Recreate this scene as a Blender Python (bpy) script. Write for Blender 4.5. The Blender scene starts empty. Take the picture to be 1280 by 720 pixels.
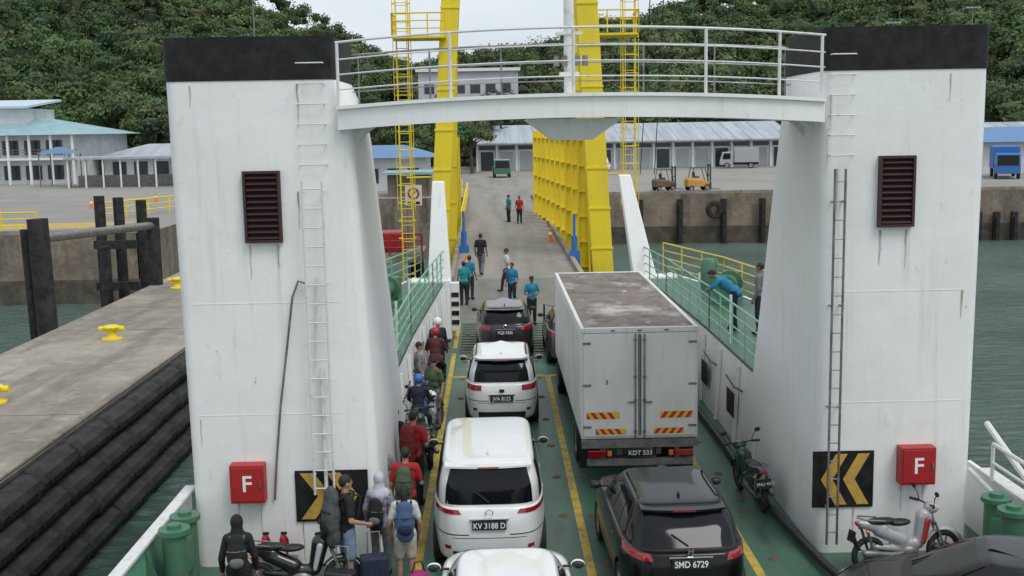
import bpy, bmesh, math, random
import numpy as np
from mathutils import Matrix, Vector
from mathutils import noise as mnoise
random.seed(7); np.random.seed(7)
R=math.radians
scene=bpy.context.scene
COL=scene.collection

# ---------------------------------------------------------------- materials
MATS={}
def mat(name,col,rough=.5,metal=0,col2=None,nscale=3,namt=1.0,bump=0,bscale=20,coat=0,spec=.5,stretch=None,thr=(.35,.65)):
    if name in MATS: return MATS[name]
    m=bpy.data.materials.new(name); m.use_nodes=True
    nt=m.node_tree; N=nt.nodes; Lk=nt.links
    b=N['Principled BSDF']
    b.inputs['Base Color'].default_value=(*col,1); b.inputs['Roughness'].default_value=rough
    b.inputs['Metallic'].default_value=metal; b.inputs['Coat Weight'].default_value=coat
    b.inputs['Coat Roughness'].default_value=.04
    b.inputs['Specular IOR Level'].default_value=spec
    if col2 or bump:
        tc=N.new('ShaderNodeTexCoord'); mp=N.new('ShaderNodeMapping')
        Lk.new(tc.outputs['Object'],mp.inputs[0])
        if stretch: mp.inputs['Scale'].default_value=stretch
    if col2:
        no=N.new('ShaderNodeTexNoise'); no.inputs['Scale'].default_value=nscale; no.inputs['Detail'].default_value=6
        no.inputs['Roughness'].default_value=.65
        Lk.new(mp.outputs[0],no.inputs['Vector'])
        mr=N.new('ShaderNodeMapRange'); mr.inputs['From Min'].default_value=thr[0]; mr.inputs['From Max'].default_value=thr[1]
        mr.inputs['To Max'].default_value=namt
        Lk.new(no.outputs['Fac'],mr.inputs['Value'])
        mx=N.new('ShaderNodeMix'); mx.data_type='RGBA'
        mx.inputs['A'].default_value=(*col,1); mx.inputs['B'].default_value=(*col2,1)
        Lk.new(mr.outputs[0],mx.inputs['Factor']); Lk.new(mx.outputs['Result'],b.inputs['Base Color'])
    if bump:
        n2=N.new('ShaderNodeTexNoise'); n2.inputs['Scale'].default_value=bscale; n2.inputs['Detail'].default_value=5
        Lk.new(mp.outputs[0],n2.inputs['Vector'])
        bp=N.new('ShaderNodeBump'); bp.inputs['Strength'].default_value=bump; bp.inputs['Distance'].default_value=.02
        Lk.new(n2.outputs['Fac'],bp.inputs['Height']); Lk.new(bp.outputs[0],b.inputs['Normal'])
    MATS[name]=m; return m

def layered(name,base,layers,rough=.5,bump=.2,bscale=6,bdist=.02,metal=0):
    m=bpy.data.materials.new(name); m.use_nodes=True
    nt=m.node_tree; N=nt.nodes; Lk=nt.links; b=N['Principled BSDF']
    b.inputs['Roughness'].default_value=rough; b.inputs['Metallic'].default_value=metal
    g=N.new('ShaderNodeNewGeometry')
    prev=None
    for (c,sc,st,lo,hi,am) in layers:
        mp=N.new('ShaderNodeMapping'); mp.inputs['Scale'].default_value=st; mp.inputs['Location'].default_value=(sc*3.1,lo*7,am*5)
        Lk.new(g.outputs['Position'],mp.inputs[0])
        no=N.new('ShaderNodeTexNoise'); no.inputs['Scale'].default_value=sc; no.inputs['Detail'].default_value=7; no.inputs['Roughness'].default_value=.62
        Lk.new(mp.outputs[0],no.inputs['Vector'])
        mr=N.new('ShaderNodeMapRange'); mr.inputs['From Min'].default_value=lo; mr.inputs['From Max'].default_value=hi; mr.inputs['To Max'].default_value=am
        Lk.new(no.outputs['Fac'],mr.inputs['Value'])
        mx=N.new('ShaderNodeMix'); mx.data_type='RGBA'
        if prev is None: mx.inputs['A'].default_value=(*base,1)
        else: Lk.new(prev,mx.inputs['A'])
        mx.inputs['B'].default_value=(*c,1)
        Lk.new(mr.outputs[0],mx.inputs['Factor']); prev=mx.outputs['Result']
    Lk.new(prev,b.inputs['Base Color'])
    if bump:
        n2=N.new('ShaderNodeTexNoise'); n2.inputs['Scale'].default_value=bscale; n2.inputs['Detail'].default_value=6
        Lk.new(g.outputs['Position'],n2.inputs['Vector'])
        bp=N.new('ShaderNodeBump'); bp.inputs['Strength'].default_value=bump; bp.inputs['Distance'].default_value=bdist
        Lk.new(n2.outputs['Fac'],bp.inputs['Height']); Lk.new(bp.outputs[0],b.inputs['Normal'])
    MATS[name]=m; return m

M_shipwhite=layered('ship_white',(.83,.83,.815),[((.68,.68,.65),.6,(1,1,1),.42,.78,.5),((.46,.33,.22),1.6,(2.6,2.6,.14),.58,.76,.42),((.40,.40,.39),2.5,(3.4,3.4,.22),.58,.8,.30),((.45,.44,.42),7,(1,1,.5),.62,.74,.30),((.30,.14,.06),9,(1,1,.7),.685,.75,.75)],rough=.42,bump=.32,bscale=1.1,bdist=.08)
M_black=mat('black_paint',(.007,.007,.008),.55,col2=(.024,.024,.024),nscale=4,bump=.2,bscale=9,spec=.25)
M_deck=layered('deck_green',(.038,.115,.072),[((.085,.14,.10),.8,(1,.5,1),.4,.7,.7),((.03,.045,.036),2.6,(1.6,.35,1),.5,.75,.8),((.16,.14,.11),7,(1,.4,1),.60,.74,.5)],rough=.42,bump=.35,bscale=26,bdist=.006)
M_yellow=layered('lane_yellow',(.55,.38,.05),[((.20,.17,.07),3.5,(1,1,1),.45,.66,.75),((.07,.09,.07),9,(1,1,1),.55,.68,.8)],rough=.6,bump=.1)
M_gyellow=layered('gantry_yellow',(.80,.62,.02),[((.60,.46,.05),1.2,(1,1,.3),.45,.75,.6),((.28,.16,.04),3,(2,2,.3),.63,.80,.6)],rough=.5,bump=.1)
M_green=mat('fitting_green',(.03,.20,.12),.5,col2=(.10,.14,.08),nscale=7,bump=.3,bscale=14)
M_railgreen=mat('rail_green',(.09,.42,.28),.5,col2=(.34,.40,.30),nscale=6,namt=.7)
M_railwhite=mat('rail_white',(.66,.67,.66),.5,col2=(.32,.24,.16),nscale=8,namt=.6,thr=(.52,.75))
M_conc=layered('jetty_concrete',(.32,.285,.235),[((.17,.15,.125),.35,(1,1,1),.38,.66,.85),((.44,.40,.34),1.6,(1,1,1),.52,.75,.65),((.09,.08,.07),3,(1,1,1),.55,.72,.6),((.09,.078,.066),.22,(3,.3,1),.52,.68,.6),((.13,.11,.09),.9,(2.2,.25,1),.54,.7,.5)],rough=.88,bump=.5,bscale=7,bdist=.03)
M_link=layered('link_concrete',(.27,.25,.22),[((.15,.14,.13),.4,(2.5,.25,1),.4,.7,.8),((.35,.33,.30),2,(1,1,1),.5,.75,.5)],rough=.85,bump=.3,bscale=9)
M_asph=layered('yard_concrete',(.28,.265,.24),[((.19,.18,.165),.08,(1,1,1),.4,.7,.8),((.35,.33,.30),.5,(1,1,1),.5,.75,.5)],rough=.9,bump=.2)
M_rubber=mat('black_rubber',(.012,.012,.013),.75,col2=(.045,.042,.040),nscale=3,bump=.6,bscale=9,spec=.3)
M_quay=layered('quay_wall',(.26,.215,.16),[((.13,.10,.08),.5,(1,1,1),.38,.66,.85),((.06,.055,.05),1,(1,1,.22),.48,.70,.8),((.36,.31,.25),1.6,(1,1,.6),.56,.74,.6)],rough=.9,bump=.6,bscale=3,bdist=.10)
M_red=mat('red_paint',(.42,.015,.02),.45,col2=(.32,.02,.02),nscale=6)
M_white=mat('white_paint',(.75,.75,.74),.45)
M_lettw=mat('letter_white',(.8,.8,.8),.5)
M_glass=mat('tinted_glass',(.006,.007,.009),.07,spec=.28)
M_blackpl=mat('black_plastic',(.016,.016,.017),.5)
M_tyre=mat('tyre_rubber',(.02,.02,.02),.8,bump=.3,bscale=40)
M_rim=mat('alloy_rim',(.35,.36,.37),.35,metal=.8)
M_chrome=mat('chrome',(.7,.7,.7),.12,metal=1)
M_tail=mat('tail_light_red',(.30,.006,.012),.12,coat=.8)
M_head=mat('headlight_clear',(.6,.62,.65),.08,coat=1)
M_orange=mat('orange',(.75,.18,.02),.5)
M_grey=mat('grey_metal',(.26,.27,.28),.45,metal=.5,col2=(.15,.13,.11),nscale=5)
M_dark=mat('dark_void',(.01,.01,.01),.9)
M_rust=mat('rust',(.18,.09,.05),.8,col2=(.10,.06,.04),nscale=6,bump=.4)
M_vent=mat('vent_maroon',(.05,.018,.018),.6)
M_blue=mat('blue_paint',(.03,.14,.42),.5)

# ---------------------------------------------------------------- mesh builder
def fr(d):
    d=Vector(d).normalized(); a=Vector((0,0,1)) if abs(d.z)<.95 else Vector((1,0,0))
    u=d.cross(a).normalized(); w=d.cross(u).normalized(); return d,u,w
class MB:
    def __init__(s): s.v=[];s.f=[];s.m=[];s.g=[]
    def add(s,vs,fs,mi=0):
        s.g.append((len(s.v),len(s.f)))
        o=len(s.v); s.v+= [tuple(v) for v in vs]; s.f+=[tuple(i+o for i in f) for f in fs]; s.m+=[mi]*len(fs); return s
    def box(s,c,sz,mi=0,rot=None):
        c=Vector(c); h=[q/2 for q in sz]
        vs=[]
        for x,y,z in ((-1,-1,-1),(1,-1,-1),(1,1,-1),(-1,1,-1),(-1,-1,1),(1,-1,1),(1,1,1),(-1,1,1)):
            p=Vector((x*h[0],y*h[1],z*h[2]))
            if rot is not None: p=rot@p
            vs.append(c+p)
        return s.add(vs,[(0,3,2,1),(4,5,6,7),(0,1,5,4),(1,2,6,5),(2,3,7,6),(3,0,4,7)],mi)
    def bx(s,x0,x1,y0,y1,z0,z1,mi=0): return s.box(((x0+x1)/2,(y0+y1)/2,(z0+z1)/2),(x1-x0,y1-y0,z1-z0),mi)
    def cyl(s,p0,p1,r0,r1=None,n=12,mi=0):
        if r1 is None: r1=r0
        p0=Vector(p0);p1=Vector(p1); d,u,w=fr(p1-p0); vs=[]
        for p,r in ((p0,r0),(p1,r1)):
            for i in range(n):
                a=2*math.pi*i/n; vs.append(p+u*math.cos(a)*r+w*math.sin(a)*r)
        fs=[(i,(i+1)%n,n+(i+1)%n,n+i) for i in range(n)]
        fs=[f[::-1] for f in fs]
        fs.append(tuple(range(n))); fs.append(tuple(range(2*n-1,n-1,-1)))
        return s.add(vs,fs,mi)
    def tube(s,pts,r,n=8,mi=0):
        pts=[Vector(p) for p in pts]; rr=r if isinstance(r,(list,tuple)) else [r]*len(pts)
        vs=[];pu=None
        for k,p in enumerate(pts):
            d=(pts[min(k+1,len(pts)-1)]-pts[max(k-1,0)]).normalized()
            if pu is None: _,u,_w=fr(d)
            else:
                u=pu-d*pu.dot(d); u.normalize()
            w=d.cross(u); pu=u
            for i in range(n):
                a=2*math.pi*i/n; vs.append(p+u*math.cos(a)*rr[k]+w*math.sin(a)*rr[k])
        fs=[]
        for k in range(len(pts)-1):
            for i in range(n): fs.append((k*n+i,k*n+(i+1)%n,(k+1)*n+(i+1)%n,(k+1)*n+i))
        fs.append(tuple(range(n-1,-1,-1))); fs.append(tuple(range((len(pts)-1)*n,len(pts)*n)))
        return s.add(vs,fs,mi)
    def cap(s,p0,p1,r0,r1,n=12,h=4,mi=0):
        p0=Vector(p0);p1=Vector(p1)
        if (p1-p0).length<1e-5: p1=p0+Vector((0,0,1e-3))
        d=(p1-p0).normalized(); pts=[];rr=[]
        for i in range(h+1):
            a=math.pi/2*(i/h); pts.append(p0-d*r0*math.cos(a)*.999); rr.append(max(r0*math.sin(a),r0*.02))
        for i in range(h+1):
            a=math.pi/2*(i/h); pts.append(p1+d*r1*math.sin(a)); rr.append(max(r1*math.cos(a),r1*.02))
        return s.tube2(pts,rr,d,n,mi)
    def tube2(s,pts,rr,d,n,mi):
        _,u,w=fr(d); vs=[]
        for p,r in zip(pts,rr):
            for i in range(n):
                a=2*math.pi*i/n; vs.append(p+u*math.cos(a)*r+w*math.sin(a)*r)
        fs=[]
        for k in range(len(pts)-1):
            for i in range(n): fs.append((k*n+i,(k+1)*n+i,(k+1)*n+(i+1)%n,k*n+(i+1)%n))
        fs.append(tuple(range(n))); fs.append(tuple(range(len(pts)*n-1,(len(pts)-1)*n-1,-1)))
        return s.add(vs,fs,mi)
    def ball(s,c,r,n=14,h=8,mi=0,rot=None):
        c=Vector(c); r=(r,r,r) if not isinstance(r,(tuple,list)) else r; vs=[]
        for k in range(h+1):
            a=math.pi*k/h; sa=max(math.sin(a),.02)
            for i in range(n):
                b=2*math.pi*i/n; p=Vector((r[0]*sa*math.cos(b),r[1]*sa*math.sin(b),-r[2]*math.cos(a)))
                if rot is not None: p=rot@p
                vs.append(c+p)
        fs=[]
        for k in range(h):
            for i in range(n): fs.append((k*n+i,k*n+(i+1)%n,(k+1)*n+(i+1)%n,(k+1)*n+i))
        fs.append(tuple(range(n-1,-1,-1))); fs.append(tuple(range(h*n,(h+1)*n)))
        return s.add(vs,fs,mi)
    def ext(s,poly,d,mi=0):
        poly=[Vector(p) for p in poly]; d=Vector(d); n=len(poly)
        vs=poly+[p+d for p in poly]
        fs=[(i,(i+1)%n,n+(i+1)%n,n+i) for i in range(n)]+[tuple(range(n-1,-1,-1)),tuple(range(n,2*n))]
        return s.add(vs,fs,mi)
    def loft(s,rings,mi=0,caps=True):
        n=len(rings[0]); vs=[p for r in rings for p in r]; fs=[]
        for k in range(len(rings)-1):
            for i in range(n): fs.append((k*n+i,k*n+(i+1)%n,(k+1)*n+(i+1)%n,(k+1)*n+i))
        if caps: fs.append(tuple(range(n-1,-1,-1))); fs.append(tuple(range((len(rings)-1)*n,len(rings)*n)))
        return s.add(vs,fs,mi)
    def lathe(s,prof,axis='x',c=(0,0,0),n=28,mi=0):
        c=Vector(c); vs=[]
        for (r,h) in prof:
            for i in range(n):
                a=2*math.pi*i/n
                p=(h,r*math.cos(a),r*math.sin(a)) if axis=='x' else (r*math.cos(a),r*math.sin(a),h)
                vs.append(c+Vector(p))
        fs=[]
        for k in range(len(prof)-1):
            for i in range(n): fs.append((k*n+i,k*n+(i+1)%n,(k+1)*n+(i+1)%n,(k+1)*n+i))
        return s.add(vs,fs,mi)
    def mesh(s,name,mats,smooth=None,fixn=False):
        me=bpy.data.meshes.new(name); me.from_pydata([tuple(v) for v in s.v],[],s.f)
        if not isinstance(mats,(list,tuple)): mats=[mats]
        for m in mats: me.materials.append(m)
        me.polygons.foreach_set('material_index',s.m)
        if fixn:
            bm=bmesh.new(); bm.from_mesh(me); bmesh.ops.recalc_face_normals(bm,faces=bm.faces); bm.to_mesh(me); bm.free()
        if smooth is not None: sm(me,smooth)
        return me
    def obj(s,name,mats,parent=None,smooth=None,bevel=0,label=None,loc=None,rot=None,fixn=True):
        me=s.mesh(name,mats,smooth,fixn)
        return mk(name,me,parent,bevel,label,loc,rot)
    def split(s,name,mats,parent=None,smooth=None,bevel=0):
        g=s.g+[(len(s.v),len(s.f))]; out=[]
        for (v0,f0),(v1,f1) in zip(g[:-1],g[1:]):
            q=MB(); q.v=s.v[v0:v1]; q.f=[tuple(i-v0 for i in f) for f in s.f[f0:f1]]; q.m=s.m[f0:f1]
            out.append(q.obj(name,mats,parent,smooth,bevel))
        return out
def sm(me,ang=40):
    me.polygons.foreach_set('use_smooth',[True]*len(me.polygons))
    try: me.set_sharp_from_angle(angle=R(ang))
    except Exception: pass
def mk(name,me,parent=None,bevel=0,label=None,loc=None,rot=None):
    o=bpy.data.objects.new(name,me); COL.objects.link(o)
    if parent: o.parent=parent
    if loc: o.location=loc
    if rot: o.rotation_euler=rot
    if label: o['label']=label
    if bevel:
        md=o.modifiers.new('bevel','BEVEL'); md.width=bevel; md.segments=2; md.limit_method='ANGLE'; md.angle_limit=R(40)
    return o
def thing(name,label,cat,loc=(0,0,0),rz=0,group=None,kind=None):
    o=bpy.data.objects.new(name,None); COL.objects.link(o); o.empty_display_size=.2
    o.location=loc; o.rotation_euler=(0,0,rz); tag(o,label,cat,group,kind); return o
def tag(o,label=None,cat=None,group=None,kind=None):
    if label: o['label']=label
    if cat: o['category']=cat
    if group: o['group']=group
    if kind: o['kind']=kind
    return o
def evalmesh(me,mods):
    o=bpy.data.objects.new('tmp',me); COL.objects.link(o)
    for t,kw in mods:
        md=o.modifiers.new(t,t)
        for k,v in kw.items(): setattr(md,k,v)
    dg=bpy.context.evaluated_depsgraph_get(); dg.update()
    out=bpy.data.meshes.new_from_object(o.evaluated_get(dg))
    bpy.data.objects.remove(o); return out
def blob(mb,name,mats,voxel=.015,it=3,fac=.5):
    me=mb.mesh('b',mats,fixn=False)
    out=evalmesh(me,[('REMESH',dict(mode='VOXEL',voxel_size=voxel,use_smooth_shade=True)),('SMOOTH',dict(factor=fac,iterations=it))])
    out.name=name
    if len(out.materials)==0:
        for m in (mats if isinstance(mats,(list,tuple)) else [mats]): out.materials.append(m)
    out.polygons.foreach_set('use_smooth',[True]*len(out.polygons))
    return out
def text(s,size,m,parent,loc,rot=(R(90),0,0),name='lettering',sx=1.0,ext=.002):
    c=bpy.data.curves.new('t','FONT'); c.body=s; c.size=size; c.align_x='CENTER'; c.align_y='CENTER'; c.extrude=ext; c.offset=size*.012
    o=bpy.data.objects.new('t',c); COL.objects.link(o)
    dg=bpy.context.evaluated_depsgraph_get(); dg.update()
    me=bpy.data.meshes.new_from_object(o.evaluated_get(dg)); bpy.data.objects.remove(o)
    me.materials.clear(); me.materials.append(m)
    ob=mk(name,me,parent,0,None,loc,rot); ob.scale=(sx,1,1); return ob
def rrect(x0,x1,y0,y1,r,z,k=4):
    pts=[]
    for cx,cy,a0 in ((x1-r,y1-r,0),(x0+r,y1-r,90),(x0+r,y0+r,180),(x1-r,y0+r,270)):
        for i in range(k+1):
            a=R(a0+90*i/k); pts.append((cx+r*math.cos(a),cy+r*math.sin(a),z))
    return pts
def railing(mb,pts,h=1.0,nr=3,step=1.2,r=.02,mi=0):
    pts=[Vector(p) for p in pts]
    for k in range(nr):
        zz=h*(k+1)/nr
        mb.tube([p+Vector((0,0,zz)) for p in pts],r if k<nr-1 else r*1.35,6,mi)
    for a,b in zip(pts[:-1],pts[1:]):
        n=max(1,int(round((b-a).length/step)))
        for i in range(n+1):
            p=a.lerp(b,i/n); mb.cyl(p,p+Vector((0,0,h)),r*1.2,n=6,mi=mi)

# ================================================================ WORLD
w=bpy.data.worlds.new('World'); scene.world=w; w.use_nodes=True
nt=w.node_tree; N=nt.nodes; Lk=nt.links; bg=N['Background']
sky=N.new('ShaderNodeTexSky'); sky.sky_type='NISHITA'; sky.sun_disc=False
sky.sun_elevation=R(58); sky.sun_rotation=R(139); sky.air_density=1.4; sky.dust_density=3
tc=N.new('ShaderNodeTexCoord'); no=N.new('ShaderNodeTexNoise'); no.inputs['Scale'].default_value=2.2; no.inputs['Detail'].default_value=6
mp=N.new('ShaderNodeMapping'); mp.inputs['Scale'].default_value=(1,1,3.2)
Lk.new(tc.outputs['Generated'],mp.inputs[0]); Lk.new(mp.outputs[0],no.inputs['Vector'])
cr=N.new('ShaderNodeValToRGB'); cr.color_ramp.elements[0].position=.3; cr.color_ramp.elements[1].position=.7
cr.color_ramp.elements[0].color=(5.7,6.5,7.4,1); cr.color_ramp.elements[1].color=(8.6,8.95,9.2,1)
Lk.new(no.outputs['Fac'],cr.inputs[0])
mx=N.new('ShaderNodeMix'); mx.data_type='RGBA'; mx.inputs['Factor'].default_value=.85
Lk.new(sky.outputs[0],mx.inputs['A']); Lk.new(cr.outputs[0],mx.inputs['B']); Lk.new(mx.outputs['Result'],bg.inputs['Color'])
bg.inputs['Strength'].default_value=.12
sl=bpy.data.lights.new('sun','SUN'); sl.energy=1.5; sl.angle=R(24); sl.color=(1,.97,.92)
so=bpy.data.objects.new('sun',sl); COL.objects.link(so)
sd=Vector((-.40,.46,-.98)); so.rotation_euler=sd.to_track_quat('-Z','Y').to_euler()

# ================================================================ CAMERA
cam=bpy.data.cameras.new('camera'); co=bpy.data.objects.new('camera',cam); COL.objects.link(co)
Mc=Matrix.Rotation(R(-0.84),4,'Z')@Matrix.Rotation(R(90-8.15),4,'X')@Matrix.Rotation(R(-1.0),4,'Z')
Mc.translation=Vector((0,0,6.8)); co.matrix_world=Mc
cam.sensor_width=36; cam.lens=1400/1280*36; cam.clip_end=5000; cam.clip_start=.1
scene.camera=co
scene.view_settings.view_transform='Standard'; scene.view_settings.look='None'; scene.view_settings.exposure=0

# ================================================================ SETTING: water, land
m=bpy.data.materials.new('sea_water'); m.use_nodes=True; nt=m.node_tree; N=nt.nodes; Lk=nt.links; b=N['Principled BSDF']
b.inputs['Roughness'].default_value=.16; b.inputs['Specular IOR Level'].default_value=.5
g=N.new('ShaderNodeNewGeometry'); mp=N.new('ShaderNodeMapping'); mp.inputs['Scale'].default_value=(.8,1.6,1); Lk.new(g.outputs['Position'],mp.inputs[0])
n1=N.new('ShaderNodeTexNoise'); n1.inputs['Scale'].default_value=1.5; n1.inputs['Detail'].default_value=8; n1.inputs['Roughness'].default_value=.66; n1.inputs['Distortion'].default_value=.7
Lk.new(mp.outputs[0],n1.inputs['Vector']); bp=N.new('ShaderNodeBump'); bp.inputs['Strength'].default_value=1.0; bp.inputs['Distance'].default_value=.55
Lk.new(n1.outputs['Fac'],bp.inputs['Height']); Lk.new(bp.outputs[0],b.inputs['Normal'])
n3=N.new('ShaderNodeTexNoise'); n3.inputs['Scale'].default_value=.12; n3.inputs['Detail'].default_value=5; Lk.new(g.outputs['Position'],n3.inputs['Vector'])
c2=N.new('ShaderNodeValToRGB'); c2.color_ramp.elements[0].position=.35; c2.color_ramp.elements[1].position=.7
c2.color_ramp.elements[0].color=(.085,.145,.12,1); c2.color_ramp.elements[1].color=(.15,.225,.19,1); Lk.new(n3.outputs['Fac'],c2.inputs[0]); Lk.new(c2.outputs[0],b.inputs['Base Color'])
M_water=m
wa=MB().add([(-1500,-200,-2.5),(1500,-200,-2.5),(1500,3000,-2.5),(-1500,3000,-2.5)],[(0,1,2,3)]).obj('sea',M_water); wa['kind']='structure'
land=[(-400,62),(-19.2,62),(-19.2,89),(-3.0,89),(4.5,89),(60,84.5),(400,66),(1500,60),(1500,2500),(-1500,2500),(-1500,62)]
mb=MB(); mb.add([(x,y,1.4) for x,y in land],[tuple(range(len(land)))]); o=mb.obj('port_ground',M_asph,fixn=False); o['kind']='structure'
def wallseg(mb,a,b,z0,z1,t=.5,mi=0):
    a=Vector((a[0],a[1],0)); b=Vector((b[0],b[1],0)); d=(b-a).normalized(); n=Vector((d.y,-d.x,0))*t
    mb.ext([a+Vector((0,0,z0)),b+Vector((0,0,z0)),b-n+Vector((0,0,z0)),a-n+Vector((0,0,z0))],(0,0,z1-z0),mi)
mb=MB()
for a,b_ in zip(land[0:1]+land[1:6],land[1:7]): wallseg(mb,a,b_,-4,1.392,.6)
wallseg(mb,land[6],land[7],-4,1.392,.6)
q=mb.obj('quay_wall',M_quay); tag(q,'weathered brown concrete quay wall above the water','quay wall')
M_tide=mat('tide_stain',(.05,.045,.035),.9,col2=(.12,.10,.075),nscale=1.5,bump=.6,bscale=4)
for a,b_ in (((-60,61.95),(-19.1,61.95)),((4.5,88.95),(60,84.45)),((60,84.45),(160,78.9))):
    mb=MB(); wallseg(mb,a,b_,-3.9,-1.15,.3); q=mb.obj('tidal_apron',M_tide); tag(q,'dark tide stained concrete apron under the quay wall','quay apron')
for a,b_ in (((-60,62.1),(-19.3,62.1)),((4.5,89.1),(60,84.6)),((60,84.6),(160,79))):
    mb=MB(); wallseg(mb,a,b_,1.404,1.62,.35); q=mb.obj('quay_kerb',M_conc); tag(q,'low pale concrete kerb along the quay edge','kerb')
fm=MB().bx(-.22,.22,-.35,0,-3,1.0).bx(-.12,.12,-.5,-.35,-2.6,.7).mesh('quay_fender',M_rubber)
qx=[8.5,11.5,14.6,18,21]+[24+i*1.35 for i in range(27)]
for i,x in enumerate(qx):
    y=89-(x-4.5)*4.5/55.5
    q=mk('quay_fender',fm,loc=(x,y-.12,0 if i<5 else -1.3)); tag(q,'black rubber fender hanging on the quay wall','fender','fenders along the quay wall')
for x in (17.2,30,47): 
    y=89-(x-4.5)*4.5/55.5
    q=MB().lathe([(.35,-.2),(.62,-.2),(.7,0),(.62,.2),(.35,.2),(.3,0),(.35,-.2)],'x',n=20).obj('tyre_fender',M_rubber,loc=(x,y-.8,.2),rot=(0,0,R(90)),smooth=40); tag(q,'round black tyre fender hanging on the quay','tyre','tyre fenders on the quay')

jt=thing('jetty','long weathered concrete jetty beside the ferry','jetty')
mb=MB(); mb.bx(-15.7,-9.95,6,60,-.9,0); mb.obj('deck_slab',M_conc,jt,bevel=.04)
mb=MB()
for i in range(8): mb.bx(-15.2,-10.4,8+i*7,9.2+i*7,-4,-.903)
mb.split('pier_support',M_quay,jt)
mb=MB(); mb.bx(-10.12,-9.93,6,60,.003,.09); mb.obj('edge_kerb',M_conc,jt,bevel=.03)
mb=MB()
for i in range(4): mb.bx(-15.6,-10.2,15+i*12,15.03+i*12,.002,.005)
mb.split('expansion_joint',M_rust,jt)
MB().bx(-9.94,-9.85,6,60,-2.9,-.05).obj('fender_backing',M_rubber,jt)
fl=MB(); L_=2.08
sec=[(0,0,-.30),(.24,0,-.29),(.42,0,-.17),(.48,0,0),(.42,0,.17),(.24,0,.29),(0,0,.30)]
rings=[]
for yy,sc in ((0,.86),(.07,1),(L_-.07,1),(L_,.86)): rings.append([(x*sc,yy,z*sc) for x,_,z in sec])
fl.loft(rings)
for yy in (.4,1.04,1.7): fl.cyl((.44,yy,0),(.495,yy,0),.06,n=8)
fmesh=fl.mesh('rubber_fender',M_rubber,30,True)
rf=random.Random(3)
for row in range(4):
    for i in range(16):
        q=mk('rubber_fender',fmesh,loc=(-9.90+.17*row+rf.uniform(-.02,.02),12.0+i*2.12+(1.06 if row%2 else 0),-.38-.60*row+rf.uniform(-.025,.025)))
        q.rotation_euler=(rf.uniform(-.012,.012),rf.uniform(-.08,.08),rf.uniform(-.012,.012))
        tag(q,'black rubber fender block bolted to the jetty side','fender','rubber fenders on the jetty side')
def bollard(loc,label,m=M_gyellow):
    t=thing('mooring_bollard',label,'bollard',loc,group='yellow mooring bollards')
    MB().lathe([(0,0),(.34,0),(.34,.05),(.20,.08),(.15,.2),(.15,.3),(.26,.36),(.28,.42),(.2,.48),(0,.5)],'z',n=18).obj('bollard_post',m,t,smooth=50)
    MB().cyl((-.42,0,.36),(.42,0,.36),.09,n=12).obj('cross_horn',m,t,smooth=40)
for l in ((-12.9,37.2,0),(-13.0,28.4,0),(-14.1,49.5,0),(-10.9,22,0)): bollard(l,'yellow steel mooring bollard on the jetty')
t=thing('steel_dolphin','black steel mooring piles joined by a pipe','mooring piles')
MB().cyl((-15.95,39.8,-6),(-16.15,39.8,3.9),.36,n=18).cyl((-16.55,40.2,-6),(-16.75,40.2,3.5),.2,n=18).split('pile',M_rubber,t,smooth=40)
MB().cyl((-15.45,50.8,-6),(-15.45,50.8,3.05),.30,n=18).obj('pile',M_rubber,t,smooth=40)
MB().cyl((-16.1,39.8,3.2),(-15.45,50.8,2.7),.17,n=14).obj('connecting_pipe',M_grey,t,smooth=40)
t=thing('steel_dolphin','cluster of dark timber and steel piles in water','mooring piles')
for x,y,h in ((-18.9,54,3.9),(-18.1,54.3,3.8),(-17.3,55.2,3.6),(-18.3,52.6,1.6)):
    MB().cyl((x,y,-6),(x,y,h),.25,n=14).obj('pile',M_rubber,t,smooth=40)
MB().bx(-19.1,-17.1,53.4,53.65,1.4,1.8).bx(-19.1,-17.1,53.4,53.65,-.6,-.2).split('cross_brace',M_rubber,t)

# ================================================================ FERRY
F=thing('ferry','white car ferry with green vehicle deck, twin towers','ferry')
mb=MB(); mb.bx(-5.0,7.9,-6,30,-.25,0)
mb.add([(-5.0,30,-.25),(7.9,30,-.25),(5.6,39,-.25),(-2.6,39,-.25),(-5.0,30,0),(7.9,30,0),(5.6,39,0),(-2.6,39,0)],[(3,2,1,0),(4,5,6,7),(1,2,6,5),(2,3,7,6),(3,0,4,7)])
deck=mb.obj('deck',M_deck,F)
mb=MB()
def ln(x0,x1,y0,y1): mb.bx(x0,x1,y0,y1,.001,.005)
ln(-1.37,-1.24,4,33.6); ln(1.32,1.46,4,30.3); ln(3.88,4.02,4,30); ln(-1.24,1.32,30.24,30.4); ln(1.46,3.88,30.24,30.4); ln(-1.37,-1.24,34.4,39); ln(4.1,4.2,31,38.9)
mb.split('lane_marking',M_yellow,deck)
mb=MB()
for x in (-.95,1.12,1.66,3.62,4.3):
    for i in range(14): mb.cyl((x,8+i*2.2,.001),(x,8+i*2.2,.018),.09,.07,n=10)
mb.split('lashing_point',M_rust,deck,smooth=40)
mb=MB()
for i in range(12): mb.bx(-1.15,3.9,33.6+i*.45,33.66+i*.45,.001,.02)
mb.split('grip_bar',M_rust,deck)
def hull_ring(z,o):
    return [(-5.05-o,-6,z),(7.95+o,-6,z),(7.95+o,30,z),(5.7+o,39,z),(-2.7-o,39,z),(-5.05-o,30,z)]
mb=MB(); mb.loft([hull_ring(-5,-.6),hull_ring(-2.2,-.1),hull_ring(-.26,0)]); mb.obj('hull',mat('hull_green',(.03,.16,.10),.5,col2=(.1,.12,.1),nscale=2),F)
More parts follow.
